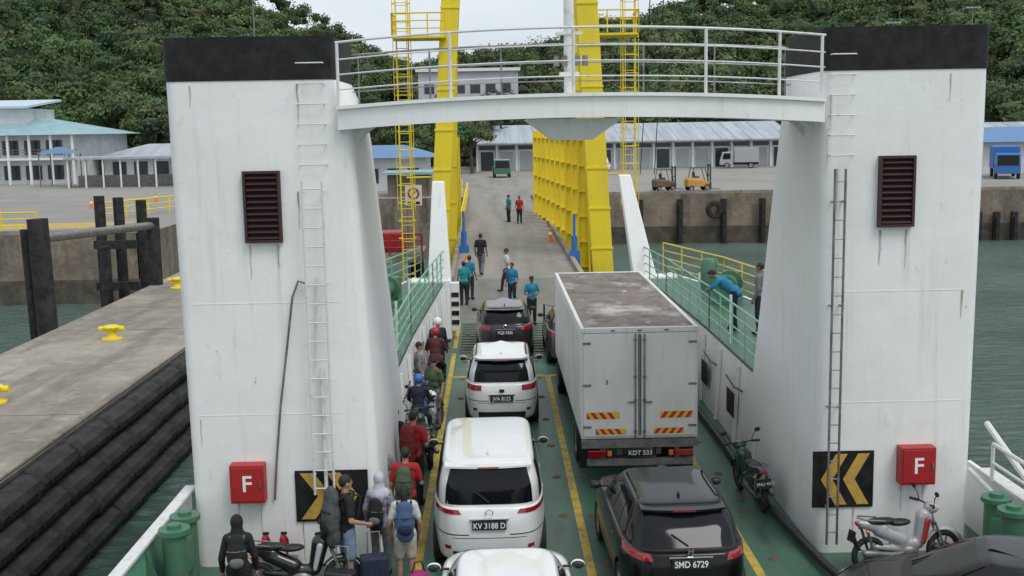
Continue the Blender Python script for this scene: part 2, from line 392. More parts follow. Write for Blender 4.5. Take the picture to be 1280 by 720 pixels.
for sx,x in ((-1,-5.0),(1,7.9)):
    mb=MB(); mb.bx(min(x,x+sx*.07),max(x,x+sx*.07),-2,17.6 if sx<0 else 18.2,-.25,1.1); mb.obj('bulwark',M_shipwhite,F)
    mb=MB(); a=x-sx*.012; mb.bx(min(a,a+sx*.01),max(a,a+sx*.01),-2,16.9,.01,1.0); mb.obj('bulwark_inner_plating',M_railgreen if sx<0 else M_shipwhite,F)
    mb=MB()
    for i in range(12): mb.ext([(x-sx*.013,5.3+i*.98,.01),(x-sx*.42,5.3+i*.98,.01),(x-sx*.013,5.3+i*.98,.98)],(0,.03,0))
    mb.split('bulwark_bracket',M_green,F)
    mb=MB(); mb.bx(x-.09,x+.16 if sx>0 else x+.09,-2,17.6,1.102,1.16); mb.obj('bulwark_cap',M_railwhite,F,bevel=.015)
mb=MB(); railing(mb,[(7.75,10,1.16),(7.75,16.9,1.16)],.6,2,1.5,.025); mb.obj('railing',M_railwhite,F,smooth=40)
mb=MB(); mb.tube([(7.95,17.6,1.9),(7.9,16.4,1.55),(7.85,14.5,1.0),(7.8,12,.9)],.05); mb.tube([(7.6,17.4,1.2),(7.6,16.2,1.05),(7.6,13.5,.5)],.04); mb.split('pipe_rail',M_railwhite,F,smooth=40)

def tower(side):
    if side<0: lv=[(0,-4.80,-1.84,22.3),(1.4,-4.81,-1.88,21.9),(6.6,-4.87,-2.10,19.7),(7.0,-4.87,-2.14,19.5),(7.575,-4.88,-2.36,19.3)]
    else: lv=[(0,5.04,7.44,22.3),(1.4,5.04,7.45,21.9),(6.6,4.98,7.49,19.7),(7.0,4.98,7.49,19.5),(7.575,4.97,7.49,19.3)]
    mb=MB(); mb.loft([rrect(a,b_,17,y1,.16,z) for z,a,b_,y1 in lv])
    t=mb.obj('tower',M_shipwhite,F,smooth=30)
    z,a,b_,y1=lv[-1]
    mb=MB(); mb.loft([rrect(a-.012,b_+.012,16.988,y1,.16,7.56),rrect(a-.015,b_+.015,16.985,y1,.16,8.2)]); mb.obj('black_top_band',M_black,t,smooth=30)
    return t
TL=tower(-1); TR=tower(1)
def seams(t,x0,x1):
    mb=MB()
    for z in (2.45,4.2,): mb.bx(x0+.2,x1-.2,16.996,17.01,z,z+.010)
    mb.split('weld_seam',M_shipwhite,t)
seams(TL,-4.85,-2.2); seams(TR,5.0,7.45)
M_stain=mat('rust_stain',(.36,.22,.14),.7,col2=(.70,.64,.58),nscale=6,stretch=(3,1,.5))
def stain(t,x,z0,z1,w):
    mb=MB(); n=10; L=[];Rr=[]
    for i in range(n+1):
        u=i/n; ww=w*(1-u)**.7*.5+.002; dx=mnoise.noise(Vector((x*9,u*3,0)))*.012
        L.append((x+dx-ww,16.993,z1+(z0-z1)*u)); Rr.append((x+dx+ww,16.993,z1+(z0-z1)*u))
    mb.add(L+Rr,[(i,i+1,n+2+i,n+1+i) for i in range(n)]); mb.obj('rust_streak',M_stain,t,fixn=False)
rs=random.Random(9)
for t,xs_ in ((TL,[(-3.72,5.1),(-3.3,5.1),(-4.1,1.08),(-3.75,1.08),(-2.95,5.9),(-4.5,7.5),(-2.9,7.5),(-3.1,.7),(-4.62,2.4)]),(TR,[(5.9,5.15),(6.3,5.15),(6.35,1.15),(6.7,1.15),(5.22,6.1),(5.1,7.2),(6.9,7.5),(7.2,4.2),(5.6,.75),(5.05,6.7)])):
    for x,z in xs_: stain(t,x,z-rs.uniform(.3,.8),z,rs.uniform(.015,.035))
def vent(t,x0,x1,z0,z1):
    v=MB().bx(x0-.0,x1+.0,16.965,17.02,z0-.0,z1+.0).obj('vent',M_dark,t)
    n=11
    for i in range(n):
        z=z0+(z1-z0)*(i+.5)/n; MB().box(((x0+x1)/2,16.945,z),(x1-x0-.02,.10,.012),0,Matrix.Rotation(R(35),3,'X')).obj('louvre',M_vent,v)
    mb=MB(); 
    mb.add([(x0-.04,16.90,z0-.04),(x1+.04,16.90,z0-.04),(x1+.04,16.90,z1+.04),(x0-.04,16.90,z1+.04),(x0,16.90,z0),(x1,16.90,z0),(x1,16.90,z1),(x0,16.90,z1),
            (x0-.04,16.995,z0-.04),(x1+.04,16.995,z0-.04),(x1+.04,16.995,z1+.04),(x0-.04,16.995,z1+.04),(x0,16.995,z0),(x1,16.995,z0),(x1,16.995,z1),(x0,16.995,z1)],
           [(0,1,5,4),(1,2,6,5),(2,3,7,6),(3,0,4,7),(0,8,9,1),(1,9,10,2),(2,10,11,3),(3,11,8,0),(4,5,13,12),(5,6,14,13),(6,7,15,14),(7,4,12,15)])
    mb.obj('frame',M_vent,v,fixn=False)
vent(TL,-3.73,-3.25,5.18,6.18); vent(TR,5.88,6.35,5.24,6.24)
def firebox(t,x0,x1,z0,z1):
    b_=MB().bx(x0,x1,16.78,17.0,z0,z1).obj('fire_hose_box',M_red,t,bevel=.012)
    MB().bx(x0+.035,x1-.035,16.768,16.782,z0+.035,z1-.035).obj('door',M_red,b_,bevel=.006)
    text('F',.36,M_lettw,b_,((x0+x1)/2,16.765,(z0+z1)/2-.0))
    MB().bx(x1-.07,x1-.045,16.745,16.767,z0+.26,z0+.36).obj('latch',M_grey,b_)
firebox(TL,-4.17,-3.64,1.10,1.71); firebox(TR,6.26,6.81,1.16,1.76)
M_ybright=mat('hazard_yellow',(.62,.38,.06),.5,col2=(.34,.22,.07),nscale=5,namt=.7)
def chevron(t,x0,x1,z0,z1,dr,y=16.985,n=2,axis='y',xx=0):
    mb=MB()
    W=x1-x0; Hh=z1-z0
    P=(lambda a,z,o:(x0+a*W,y-o,z0+z*Hh)) if axis=='y' else (lambda a,z,o:(xx+o,x0+a*W,z0+z*Hh))
    mb.add([P(0,0,.012),P(1,0,.012),P(1,1,.012),P(0,1,.012)],[(0,1,2,3)],0)
    k=.20
    for i in range(n):
        a=.08+i*(.40)
        pts=[(a,0.05),(a+k,.05),(a+k+.25,.5),(a+k,.95),(a,.95),(a+.25,.5)]
        if dr<0: pts=[(1-p,q_) for p,q_ in pts][::-1]
        pts=[(min(.98,max(.02,p)),q_) for p,q_ in pts]
        A=[P(*pts[j],.016) for j in range(6)]
        mb.add(A,[(0,1,2,5),(5,2,3,4)] if dr>0 else [(0,1,2,3),(0,3,4,5)],1)
    return mb,t
def chev(*a,**k):
    dr=a[5]
    t,x0,x1,z0,z1=a[:5]; y=k.get('y',16.985); n=k.get('n',2); axis=k.get('axis','y'); xx=k.get('xx',0)
    W=x1-x0;Hh=z1-z0
    P=(lambda a_,z,o:(x0+a_*W,y-o,z0+z*Hh)) if axis=='y' else (lambda a_,z,o:(xx+o,x0+a_*W,z0+z*Hh))
    mb=MB(); mb.add([P(0,0,.012),P(1,0,.012),P(1,1,.012),P(0,1,.012)],[(0,1,2,3)],0)
    for i in range(n):
        a0=.07+i*.36 ; kk=.19; tip=.24
        fx=(lambda v:v) if dr>0 else (lambda v:1-v)
        lo_=[(a0,.05),(a0+kk,.05),(a0+kk+tip,.5),(a0+tip,.5)]; up=[(a0+tip,.5),(a0+kk+tip,.5),(a0+kk,.95),(a0,.95)]
        for qd in (lo_,up):
            mb.add([P(min(.98,max(.02,fx(p))),z,.016) for p,z in qd],[(0,1,2,3)],1)
    return mb.obj('hazard_sign',[M_black,M_ybright],t,fixn=False)
chev(TL,-3.2,-2.06,.72,1.55,1); chev(TR,4.93,5.90,.76,1.68,-1)
mb=MB()
for x in (-2.87,-2.57): mb.cyl((x,16.84,1.2),(x,16.84,6.05),.018,n=8)
for i in range(17): mb.cyl((-2.87,16.84,1.3+i*.29),(-2.57,16.84,1.3+i*.29),.012,n=6)
for z in (1.5,3,4.5,5.9):
    for x in (-2.87,-2.57): mb.cyl((x,16.84,z),(x,17.05,z),.014,n=6)
mb.obj('ladder',M_railwhite,TL,smooth=40)
mb=MB()
for i in range(6): mb.tube([(-2.9,17.02,6.3+i*.3),(-2.9,16.90,6.3+i*.3),(-2.5,16.90,6.3+i*.3),(-2.5,17.02,6.3+i*.3)],.011,6)
mb.split('grip_rung',M_railwhite,TL,smooth=40)
mb=MB()
for x in (5.14,5.30): mb.cyl((x,16.84,.2),(x,16.84,6.1),.020,n=8)
for i in range(20): mb.cyl((5.14,16.84,.4+i*.29),(5.30,16.84,.4+i*.29),.010,n=6)
for z in (.8,2.4,4,5.6):
    for x in (5.14,5.30): mb.cyl((x,16.84,z),(x,17.03,z),.014,n=6)
mb.obj('ladder',M_grey,TR,smooth=40)
mb=MB()
for i in range(6): mb.tube([(5.08,17.02,6.3+i*.3),(5.08,16.90,6.3+i*.3),(5.44,16.90,6.3+i*.3),(5.44,17.02,6.3+i*.3)],.011,6)
mb.split('grip_rung',M_railwhite,TR,smooth=40)
MB().tube([(-3.52,16.95,1.1),(-3.46,16.95,1.75),(-3.36,16.94,2.6),(-3.22,16.93,3.5),(-3.10,16.92,4.3),(-3.0,16.92,4.55),(-2.88,16.92,4.5)],.018).obj('hose',M_grey,TL,smooth=60)
MB().tube([(-2.7,16.9,.4),(-2.7,16.9,3.2)],.03).tube([(-2.78,16.93,3.2),(-2.72,16.93,4.6)],.016).split('pipe',M_railwhite,TL,smooth=60)
def camber(x): 
    u=(x-1.3)/3.7; return .13*(1-u*u)
def bow(x):
    u=(x-1.3)/3.7; return 16.9-.55*(1-u*u)
nb=24; xs=[-2.30+ (4.98+2.30)*i/nb for i in range(nb+1)]
mb=MB(); rings=[]
for x in xs: c=camber(x)-.04; rings.append([(x,bow(x),6.84+c),(x,18.9,6.86+c),(x,18.9,7.16+c),(x,bow(x),7.16+c)])
mb.loft(rings); BR=mb.obj('walkway_bridge',M_shipwhite,F)
mb=MB(); rings=[]
for x in xs: c=camber(x)-.04; rings.append([(x,bow(x)-.05,7.14+c),(x,bow(x)+.02,7.14+c),(x,bow(x)+.02,7.19+c),(x,bow(x)-.05,7.19+c)])
mb.loft(rings); mb.obj('edge_strip',M_shipwhite,BR)
mb=MB(); mb.add([(.50,16.75,6.92),(1.95,16.75,6.92),(1.5,16.95,6.60),(.92,16.95,6.60),(.50,18.4,6.92),(1.95,18.4,6.92),(1.5,18.2,6.60),(.92,18.2,6.60)],[(0,1,2,3),(4,7,6,5),(0,3,7,4),(1,5,6,2),(3,2,6,7)])
mb.obj('bracket',M_shipwhite,BR)
mb=MB()
for x,s in ((-2.16,1),(5.0,-1)):
    for yy in (17.5,18.0): mb.ext([(x,yy,6.84),(x+s*.30,yy,6.84),(x+s*.16,yy,6.74),(x+s*.05,yy,6.60),(x,yy,6.52)],(0,.03,0))
mb.split('gusset',M_shipwhite,BR)
mb=MB()
for k,zz in enumerate((.24,.46,.68,.93)):
    mb.tube([(x,bow(x)+.05,7.15+camber(x)+zz) for x in xs],.012 if k<3 else .020,6)
for x in (-2.28,-.6,1.18,3.12,4.25,4.93): mb.cyl((x,bow(x)+.05,7.15),(x,bow(x)+.05,8.08+camber(x)),.024,n=8)
mb.obj('railing',M_railwhite,BR,smooth=40)
mb=MB()
for k,zz in enumerate((.3,.6,.9)): mb.tube([(x,18.85,7.12+camber(x)+zz) for x in xs],.011 if k<2 else .018,6)
for i in range(7): 
    x=-2.2+i*1.18; mb.cyl((x,18.85,7.15),(x,18.85,8.02+camber(x)),.016,n=8)
mb.obj('railing',M_grey,BR,smooth=40)
mb=MB(); mb.cyl((1.2,17.6,7.0),(1.2,17.6,11),.085,.07,n=14); mb.box((1.2,17.6,7.6),(.3,.25,.06)); mb.bx(1.0,1.4,17.5,17.7,8.2,8.24)
ms=mb.obj('mast',M_railwhite,BR,smooth=40)
mb=MB()
for i,x in enumerate((.98,1.10,1.30,1.42)): mb.cyl((x+.02,17.5,7.72),(x+.02,17.5,7.88),.05,.04,n=10)
mb.split('navigation_lamp',M_grey,ms,smooth=40)

WL=[(-2.05,20.5),(-1.95,27),(-1.72,33),(-1.55,37.5)]; WR=[(5.10,20.5),(5.08,27),(4.95,33),(4.72,37.5)]
def sidewall(W,s):
    mb=MB(); rings=[]
    for x,y in W: rings.append([(x,y,0.002),(x+s*.10,y,1.8),(x+s*.28,y,1.8),(x+s*.28,y,0.002)])
    mb.loft(rings); wl=mb.obj('side_wall',M_shipwhite,F)
    mb=MB()
    for k in range(9):
        y=21.4+k*1.9
        for (xa,ya),(xb,yb) in zip(W[:-1],W[1:]):
            if ya<=y<=yb: x=xa+(xb-xa)*(y-ya)/(yb-ya)
        mb.box((x-s*.045+s*.04,y,.85),(.08,.06,1.66),0,Matrix.Rotation(s*R(3),3,'Y'))
    mb.split('stiffener',M_shipwhite,wl)
    outer=[(W[0][0]+s*2.7,20.5),(W[1][0]+s*2.6,27),(W[2][0]+s*1.9,33),(W[3][0]+s*1.0,37.5)]
    mb=MB(); rings=[]
    for (x,y),(xo,yo) in zip(W,outer): rings.append([(x+s*.08,y,1.802),(x+s*.08,y,1.87),(xo,yo,1.87),(xo,yo,1.802)])
    mb.loft(rings); sw=mb.obj('side_walkway',M_deck,F)
    mb=MB(); rings=[]
    for (x,y) in outer: rings.append([(x,y,-.24),(x+s*.1,y,1.86),(x+s*.2,y,1.86),(x+s*.1,y,-.24)])
    mb.loft(rings); mb.obj('side_shell',M_shipwhite,F)
    mb=MB(); railing(mb,[(x+s*.14,y,1.87) for x,y in W[:3]]+[(W[3][0]+s*.12,36.6,1.87)],1.0,4,1.3,.017)
    mb.obj('railing',M_railgreen,sw,smooth=40)
    mb=MB(); railing(mb,[(x-s*.05,y,1.87) for x,y in outer],1.0,4,1.4,.017)
    mb.obj('railing',M_railgreen if s<0 else M_gyellow,sw,smooth=40)
    mb=MB()
    for k in range(3):
        x,y=W[0][0]+s*.2,21+k*3.9; mb.cyl((x,y,1.87),(x,y,2.98),.03,n=8)
    mb.split('rail_post',M_railwhite,sw,smooth=40)
    mb=MB()
    for k in range(5):
        y=22.6+k*2.6; x=W[1][0]+(0 if k<3 else s*-.12)
        mb.tube([(x-s*.02,y,1.3),(x-s*.02,y+.8,1.22),(x-s*.02,y+1.6,1.3)],.02,6)
    mb.split('slack_hose',M_blackpl,wl,smooth=60)
    return wl
SWL=sidewall(WL,-1); SWR=sidewall(WR,1)
chev(SWL,26.3,27.2,.45,1.0,1,axis='x',xx=-1.92,n=2)
for ya in (23.2,26.2,29.2): chev(SWR,ya,ya+.8,.55,1.1,1,axis='x',xx=5.02,n=2)
mb=MB(); mb.bx(-2.75,-1.45,35.9,36.6,0.003,1.95); o=mb.obj('end_bulkhead',M_shipwhite,F,bevel=.03)
MB().bx(-2.45,-1.85,35.88,35.9,.5,1.6).obj('door_opening',M_dark,o)
mb=MB()
for i in range(4): mb.ext([(-1.44,35.88,.5+i*.3),(-1.2,35.88,.5+i*.3),(-1.2,35.88,.65+i*.3),(-1.44,35.88,.65+i*.3)],(0,-.015,0),1)
mb.bx(-1.45,-1.19,35.885,36.3,.3,1.85,0); mb.obj('hazard_post',[M_white,M_black],F)
mb=MB(); mb.bx(4.6,5.9,35.9,36.6,0.003,1.95); mb.obj('end_bulkhead',M_shipwhite,F,bevel=.03)
mb=MB(); mb.loft([[(-2.2,36.0,1.9),(-1.45,36.0,1.9),(-1.45,36.7,1.9),(-2.2,36.7,1.9)],[(-2.02,36.8,5.1),(-1.62,36.8,5.1),(-1.62,37.1,5.1),(-2.02,37.1,5.1)]]); mb.obj('ramp_arm',M_shipwhite,F,bevel=.04)
mb=MB(); mb.loft([[(4.5,36.0,1.9),(5.25,36.0,1.9),(5.25,36.7,1.9),(4.5,36.7,1.9)],[(4.12,37.0,5.2),(4.52,37.0,5.2),(4.52,37.3,5.2),(4.12,37.3,5.2)]]); mb.obj('ramp_arm',M_shipwhite,F,bevel=.04)
mb=MB(); mb.add([(-1.35,39,.0),(4.3,39,.0),(3.9,47.2,.45),(-1.5,47.2,.45),(-1.35,39,-.25),(4.3,39,-.25),(3.9,47.2,.3),(-1.5,47.2,.3)],[(0,1,2,3),(7,6,5,4),(0,4,5,1),(1,5,6,2),(2,6,7,3),(3,7,4,0)]); mb.obj('ramp',layered('ramp_steel',(.17,.155,.14),[((.10,.12,.10),1.2,(1,.4,1),.4,.7,.8),((.25,.22,.18),3,(1,.4,1),.5,.75,.6)],rough=.55),F)
def winch(loc,rz=0):
    mb=MB(); mb.cyl((-.5,0,.45),(.5,0,.45),.22,n=20); mb.cyl((-.55,0,.45),(-.48,0,.45),.36,n=20); mb.cyl((.48,0,.45),(.55,0,.45),.36,n=20)
    mb.bx(-.7,.7,-.35,.35,0,.12); mb.bx(.6,.95,-.25,.25,.1,.75)
    return mb.obj('winch',M_green,F,smooth=40,bevel=.01,loc=loc,rot=(0,0,rz))
winch((-3.2,31.2,1.87),R(75)); winch((6.5,31.0,1.87),R(70)); 
MB().lathe([(0,0),(.3,0),(.3,.8),(.22,.9),(0,.9)],'z',n=20).obj('green_tank',M_green,F,loc=(-3.0,28.6,1.87),smooth=40)
MB().lathe([(0,0),(.28,0),(.28,.8),(.2,.9),(0,.9)],'z',n=20).obj('green_tank',M_green,F,loc=(6.5,33.6,1.87),smooth=40)
for sx,x in ((-1,-4.62),(1,7.35)):
    mb=MB()
    for dy in (0,.55):
        mb.cyl((x,15.3+dy,0.003),(x,15.3+dy,1.2),.17,n=20); mb.cyl((x,15.3+dy,1.2),(x,15.3+dy,1.27),.22,n=20); mb.cyl((x,15.3+dy,.2),(x,15.3+dy,.26),.22,n=20); mb.cyl((x,15.3+dy,1.27),(x,15.3+dy,1.33),.1,n=12)
    mb.bx(x-.3,x+.3,14.9,16.3,0.003,.12); mb.bx(x-.14,x+.14,15.3,15.85,.55,1.0)
    mb.obj('bollard',M_green,F,smooth=40)
    mb=MB(); mb.cyl((x-sx*.05-.25,14.2,.55),(x-sx*.05+.25,14.2,.55),.22,n=18); mb.bx(x-.3,x+.3,13.9,14.5,.003,.3); mb.obj('fairlead',M_green,F,smooth=40)
mb=MB(); mb.tube([(5.6,12,.12),(4.95,16.2,.12),(4.72,19,.12),(4.75,23,.12),(4.7,30,.12)],.07,10); mb.obj('deck_pipe',M_blackpl,F,smooth=50)
mb=MB(); mb.bx(-1.95,-1.6,24,25.2,.003,.25); mb.obj('drain_cover',M_rust,F)
def extinguisher(loc):
    t=thing('fire_extinguisher','red fire extinguisher standing against the white tower','fire extinguisher',loc,group='fire extinguishers'); t.scale=(.78,.78,.72)
    MB().lathe([(0,0),(.085,0),(.085,.44),(.06,.52),(.03,.55),(0,.55)],'z',n=18).obj('cylinder_body',M_red,t,smooth=50)
    MB().bx(-.05,.07,-.02,.02,.55,.6).tube([(0,-.04,.55),(.1,-.06,.45),(.11,-.07,.2)],.012).obj('valve_hose',M_blackpl,t,smooth=50)
    MB().bx(-.05,.05,-.092,-.083,.15,.33).obj('label_sticker',M_white,t)
for x in (-3.66,-3.38): extinguisher((x,16.78,.20))
MB().bx(-3.85,-3.2,16.6,16.95,.003,.195).obj('extinguisher_stand',M_grey,F,bevel=.01)

# ================================================================ CARS
def lerp(a,b,t): return a+(b-a)*t
def sms(t): t=min(1,max(0,t)); return t*t*(3-2*t)
TYRE=MB().lathe([(.21,-.085),(.30,-.105),(.325,-.085),(.33,-.05),(.33,.05),(.325,.085),(.30,.105),(.21,.085)],'x',n=32).mesh('tyre',M_tyre,35,True)
mbr=MB().lathe([(.0,.03),(.05,.04),(.19,.03),(.215,.075),(.215,.09),(.20,.08),(.19,.02)],'x',n=32)
for k in range(5):
    a=2*math.pi*k/5; d=Vector((0,math.cos(a),math.sin(a)))
    mbr.cap(Vector((.06,0,0)),d*.2+Vector((.06,0,0)),.035,.02,n=8,h=2)
mbr.cyl((-.06,0,0),(.02,0,0),.2,n=24,mi=1)
RIM=mbr.mesh('rim',[M_rim,M_dark],35,True)
def wheel(parent,loc,flip,s=1.0,name='wheel'):
    o=bpy.data.objects.new(name,None); COL.objects.link(o); o.parent=parent; o.location=loc; o.scale=(s,s,s); o.empty_display_size=.1
    if flip: o.rotation_euler=(0,0,math.pi)
    mk('tyre',TYRE,o); mk('rim',RIM,o)
def paint(name,col,metal=.0,rough=.3,coat=1.0,spec=.5):
    return mat(name,col,rough,metal,coat=coat,spec=spec,col2=tuple(c*.86 for c in col),nscale=2.2,namt=.6)
def car(label,loc,rz,L,W,H,paintm,belt=.96,hoodz=.80,wb=1.05,wt=1.85,rb=.14,rt=.42,rw=.70,plate=None,wr=1.0,side=((-36,-20),(-18,6),(8,31)),tail='corner',rails=False,emblem=None,pf=None,clear=.2,lowtrim=True,spoil=True,cat='car',gw=.91,nx=5.2,spm=None):
    t=thing('car',label,cat,loc,rz)
    L2=L/2;W2=W/2; gz=belt+.05; rz_=H-.06
    def zb(y): return hoodz+(belt-hoodz)*sms((L2-y)/wb)
    Rg=[(-L2+.12,L2-.15,W2*.88,6,lambda y:clear),(-L2+.05,L2-.08,W2*.955,6,lambda y:clear+.05),(-L2+.01,L2-.02,W2*.99,6,lambda y:clear+.22),
        (-L2,L2,W2,6,lambda y:.62),(-L2+.02,L2-.05,W2*.99,6,lambda y:lerp(.62,zb(y),.62)),(-L2+.06,L2-.16,W2*.965,nx+.4,zb),
        (-L2+.09,L2-wb*.5,W2*.94,nx,lambda y:zb(y)+.03),(-L2+rb,L2-wb,W2*gw,nx,lambda y:gz),
        (lerp(-L2+rb,-L2+rt,.5)-.03,lerp(L2-wb,L2-wt,.5)+.05,W2*lerp(gw,rw,.45)+.01,nx+.4,lambda y:lerp(gz,rz_,.5)),
        (-L2+rt,L2-wt,W2*rw,nx+.8,lambda y:rz_-.02*max(0,-y/L2)),(-L2+rt+.07,L2-wt-.12,W2*rw-.05,nx+.6,lambda y:H-.022),
        (-L2+rt+.35,L2-wt-.4,W2*rw-.26,5,lambda y:H-.003),(-.25,.25,.06,3,lambda y:H)]
    def ring(k,al):
        yr,yf,w_,n,zf=Rg[k]; yc=(yr+yf)/2; h=(yf-yr)/2
        c,s_=math.cos(al),math.sin(al); r=(abs(c)**n+abs(s_)**n)**(-1/n)
        y=yc+h*r*s_; x=w_*r*c
        if k<8:
            x*=1-.11*sms((y/L2-.45)/.55)**1.5-.045*sms((-y/L2-.6)/.4)
            if s_>0: y-= .12*(abs(x)/W2)**2.5*sms((y/L2-.5)/.5)
            else: y+=.06*(abs(x)/W2)**3*sms((-y/L2-.5)/.5)
        return Vector((x,y,zf(y)))
    def S(v,al):
        k=min(int(v),len(Rg)-2); u=v-k
        p0=ring(max(k-1,0),al);p1=ring(k,al);p2=ring(k+1,al);p3=ring(min(k+2,len(Rg)-1),al)
        m1=(p2-p0)*.5*.6; m2=(p3-p1)*.5*.6
        return p1*(2*u**3-3*u*u+1)+m1*(u**3-2*u*u+u)+p2*(-2*u**3+3*u*u)+m2*(u**3-u*u)
    Nn=128; rings=[]
    vv=[i/3 for i in range(0,(len(Rg)-1)*3+1)]
    for v in vv: rings.append([S(v,2*math.pi*i/Nn) for i in range(Nn)])
    mb=MB().loft(rings); me=mb.mesh('body',[paintm,M_dark],None,True)
    fy=L2-.84; ry=-L2+.80; R_=.33*wr
    cut=MB()
    for y in (fy,ry):
        for s_ in (-1,1): cut.cyl((s_*(W2-.30),y,R_),(s_*(W2+.2),y,R_),R_+.065,n=36)
    cme=cut.mesh('cut',M_dark,None,True)
    co_=bpy.data.objects.new('cutter',cme); COL.objects.link(co_)
    try:
        me2=evalmesh(me,[('BOOLEAN',dict(operation='DIFFERENCE',object=co_,solver='EXACT'))])
        if len(me2.polygons)>500: me=me2
    except Exception as e: print('bool',e)
    bpy.data.objects.remove(co_)
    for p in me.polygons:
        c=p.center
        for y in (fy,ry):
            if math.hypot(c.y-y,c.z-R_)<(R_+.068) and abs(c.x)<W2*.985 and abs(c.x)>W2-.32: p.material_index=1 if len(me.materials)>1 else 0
    sm(me,38); body=mk('body',me,t)
    def patch(name,v0,v1,a0,a1,m,off=.006,nv=8,na=16,parent=body,a0t=None,a1t=None,label=None):
        a0t=a0 if a0t is None else a0t; a1t=a1 if a1t is None else a1t
        g_=[]
        for i in range(nv+1):
            u=i/nv; v=lerp(v0,v1,u); aa,bb=lerp(a0,a0t,u),lerp(a1,a1t,u)
            for j in range(na+1):
                al=R(lerp(aa,bb,j/na)); p=S(v,al)
                du=S(min(v+.02,11.9),al)-S(v-.02,al); da=S(v,al+.01)-S(v,al-.01)
                n=da.cross(du)
                if n.length>1e-9: n.normalize()
                if n.dot(p-Vector((0,p.y*.6,.4)))<0: n=-n
                g_.append(p+n*off)
        fs=[(i*(na+1)+j,i*(na+1)+j+1,(i+1)*(na+1)+j+1,(i+1)*(na+1)+j) for i in range(nv) for j in range(na)]
        return MB().add(g_,fs).obj(name,m,parent,smooth=60,fixn=False)
    patch('windshield',7.12,8.92,90-41,90+41,M_glass,a0t=90-40,a1t=90+40)
    patch('rear_window',7.14,8.88,-90-41,-90+41,M_glass,a0t=-90-39,a1t=-90+39)
    lo,hi=side[0][0],side[-1][1]
    for s_ in (0,1):
        f=(lambda a:a) if s_==0 else (lambda a:180-a)
        patch('window_trim',7.08,8.88,f(lo-1.5),f(hi+4),M_blackpl,.003,a1t=f(hi-6) )
        for a,b_ in side:
            last=(b_==hi)
            patch('side_window',7.18,8.8,f(a),f(b_+ (2 if last else 0)),M_glass,.008,a1t=f(b_-6 if last else b_),a0t=f(a+ (2 if a==lo else 0)))
        if tail=='wide': patch('tail_light',4.55,5.1,f(-63),f(-37),M_tail,.008,a0t=f(-60),a1t=f(-35))
        elif tail=='crossover': patch('tail_light',4.5,5.6,f(-59),f(-37),M_tail,.008,a0t=f(-56),a1t=f(-35))
        else: patch('tail_light',4.25,5.2,f(-60),f(-37),M_tail,.008)
        patch('headlight',3.9,4.9,f(60),f(40),M_head,.008)
        if lowtrim: patch('sill_trim',.3,1.5,f(-22),f(20),M_blackpl,.006)
        patch('reflector',2.1,2.4,f(-55),f(-50),M_tail,.006)
        mx_=W2*gw; my=L2-wb-.36; sg=1 if s_==0 else -1
        mm=MB().ball(((mx_+.15)*sg,my,gz+.06),(.095,.055,.065),n=14,h=8).obj('mirror',paintm,t,smooth=60)
        MB().ball(((mx_+.15)*sg,my-.025,gz+.06),(.085,.045,.055),n=14,h=8).obj('mirror_glass',M_blackpl,mm,smooth=60)
        MB().box(((mx_+.02)*sg,my+.01,gz+.03),(.14,.035,.025)).obj('mirror_arm',M_blackpl,mm)
        for yy in (.35,-.75):
            x=S(4.6,0).x+.012
            MB().cap((x*sg*.995,yy-.09,belt-.13),(x*sg*.995,yy+.09,belt-.13),.014,.014,n=8,h=3).obj('door_handle',paintm,t,smooth=50)
        for a in (side[0][1]+1,side[1][1]+1,36):
            patch('door_seam',1.6,7.1,f(a-.12),f(a+.12),M_dark,.002,nv=16,na=1)
        patch('bumper_seam',3.2,3.26,f(-70),f(-40),M_dark,.002,nv=1)
    patch('rear_bumper_trim',.5,1.9,-90-34,-90+34,M_blackpl,.006)
    patch('front_grille',1.6,3.6,90-27,90+27,M_blackpl,.006)
    patch('tailgate_seam',2.95,3.02,-90-34,-90+34,M_dark,.002,nv=1)
    patch('hood_seam',5.1,6.9,90-37.3,90-36.9,M_dark,.002,na=1); patch('hood_seam',5.1,6.9,90+36.9,90+37.3,M_dark,.002,na=1)
    patch('wiper_cowl',6.75,7.10,90-38,90+38,M_blackpl,.004,nv=2)
    if spoil:
        p=S(9.0,R(-90)); mb=MB()
        mb.loft([[(x,p.y+.16,p.z+.032),(x,p.y-.14+.1*(abs(x)/(W2*rw))**2,p.z+.016),(x,p.y-.14+.1*(abs(x)/(W2*rw))**2,p.z-.014),(x,p.y+.1,p.z-.01)] for x in [W2*rw*.93*(i/8-1) for i in range(17)]])
        sp=mb.obj('roof_spoiler',spm or paintm,t,smooth=35)
        MB().bx(-.16,.16,p.y-.148,p.y-.135,p.z-.006,p.z+.010).obj('brake_light',M_tail,sp)
    if rails:
        for s_ in (-1,1): MB().tube([(s_*(W2*rw-.06),L2-wt-.3,H-.03),(s_*(W2*rw-.07),L2-wt-.5,H+.025),(s_*(W2*rw-.07),-L2+rt+.5,H+.025),(s_*(W2*rw-.06),-L2+rt+.3,H-.03)],.016).obj('roof_rail',M_grey if rails=='g' else M_blackpl,t,smooth=50)
    p0=S(7.25,R(-90)); p1=S(7.75,R(-90-16)); MB().tube([p0+Vector((0,-.02,.01)),p1+Vector((0,-.025,.01))],.009,6).obj('rear_wiper',M_blackpl,t)
    MB().ball((0,-L2+rt+.35,H+.02),(.02,.07,.035),n=10,h=6).obj('antenna',paintm,t,smooth=60)
    pz=(pf or .80)
    yp=min(S(3.0,R(-90)).y,S(4.5,R(-90)).y)
    pl=MB().bx(-.26,.26,yp-.03,yp+.03,pz-.065,pz+.065).obj('licence_plate',M_blackpl,t,bevel=.004)
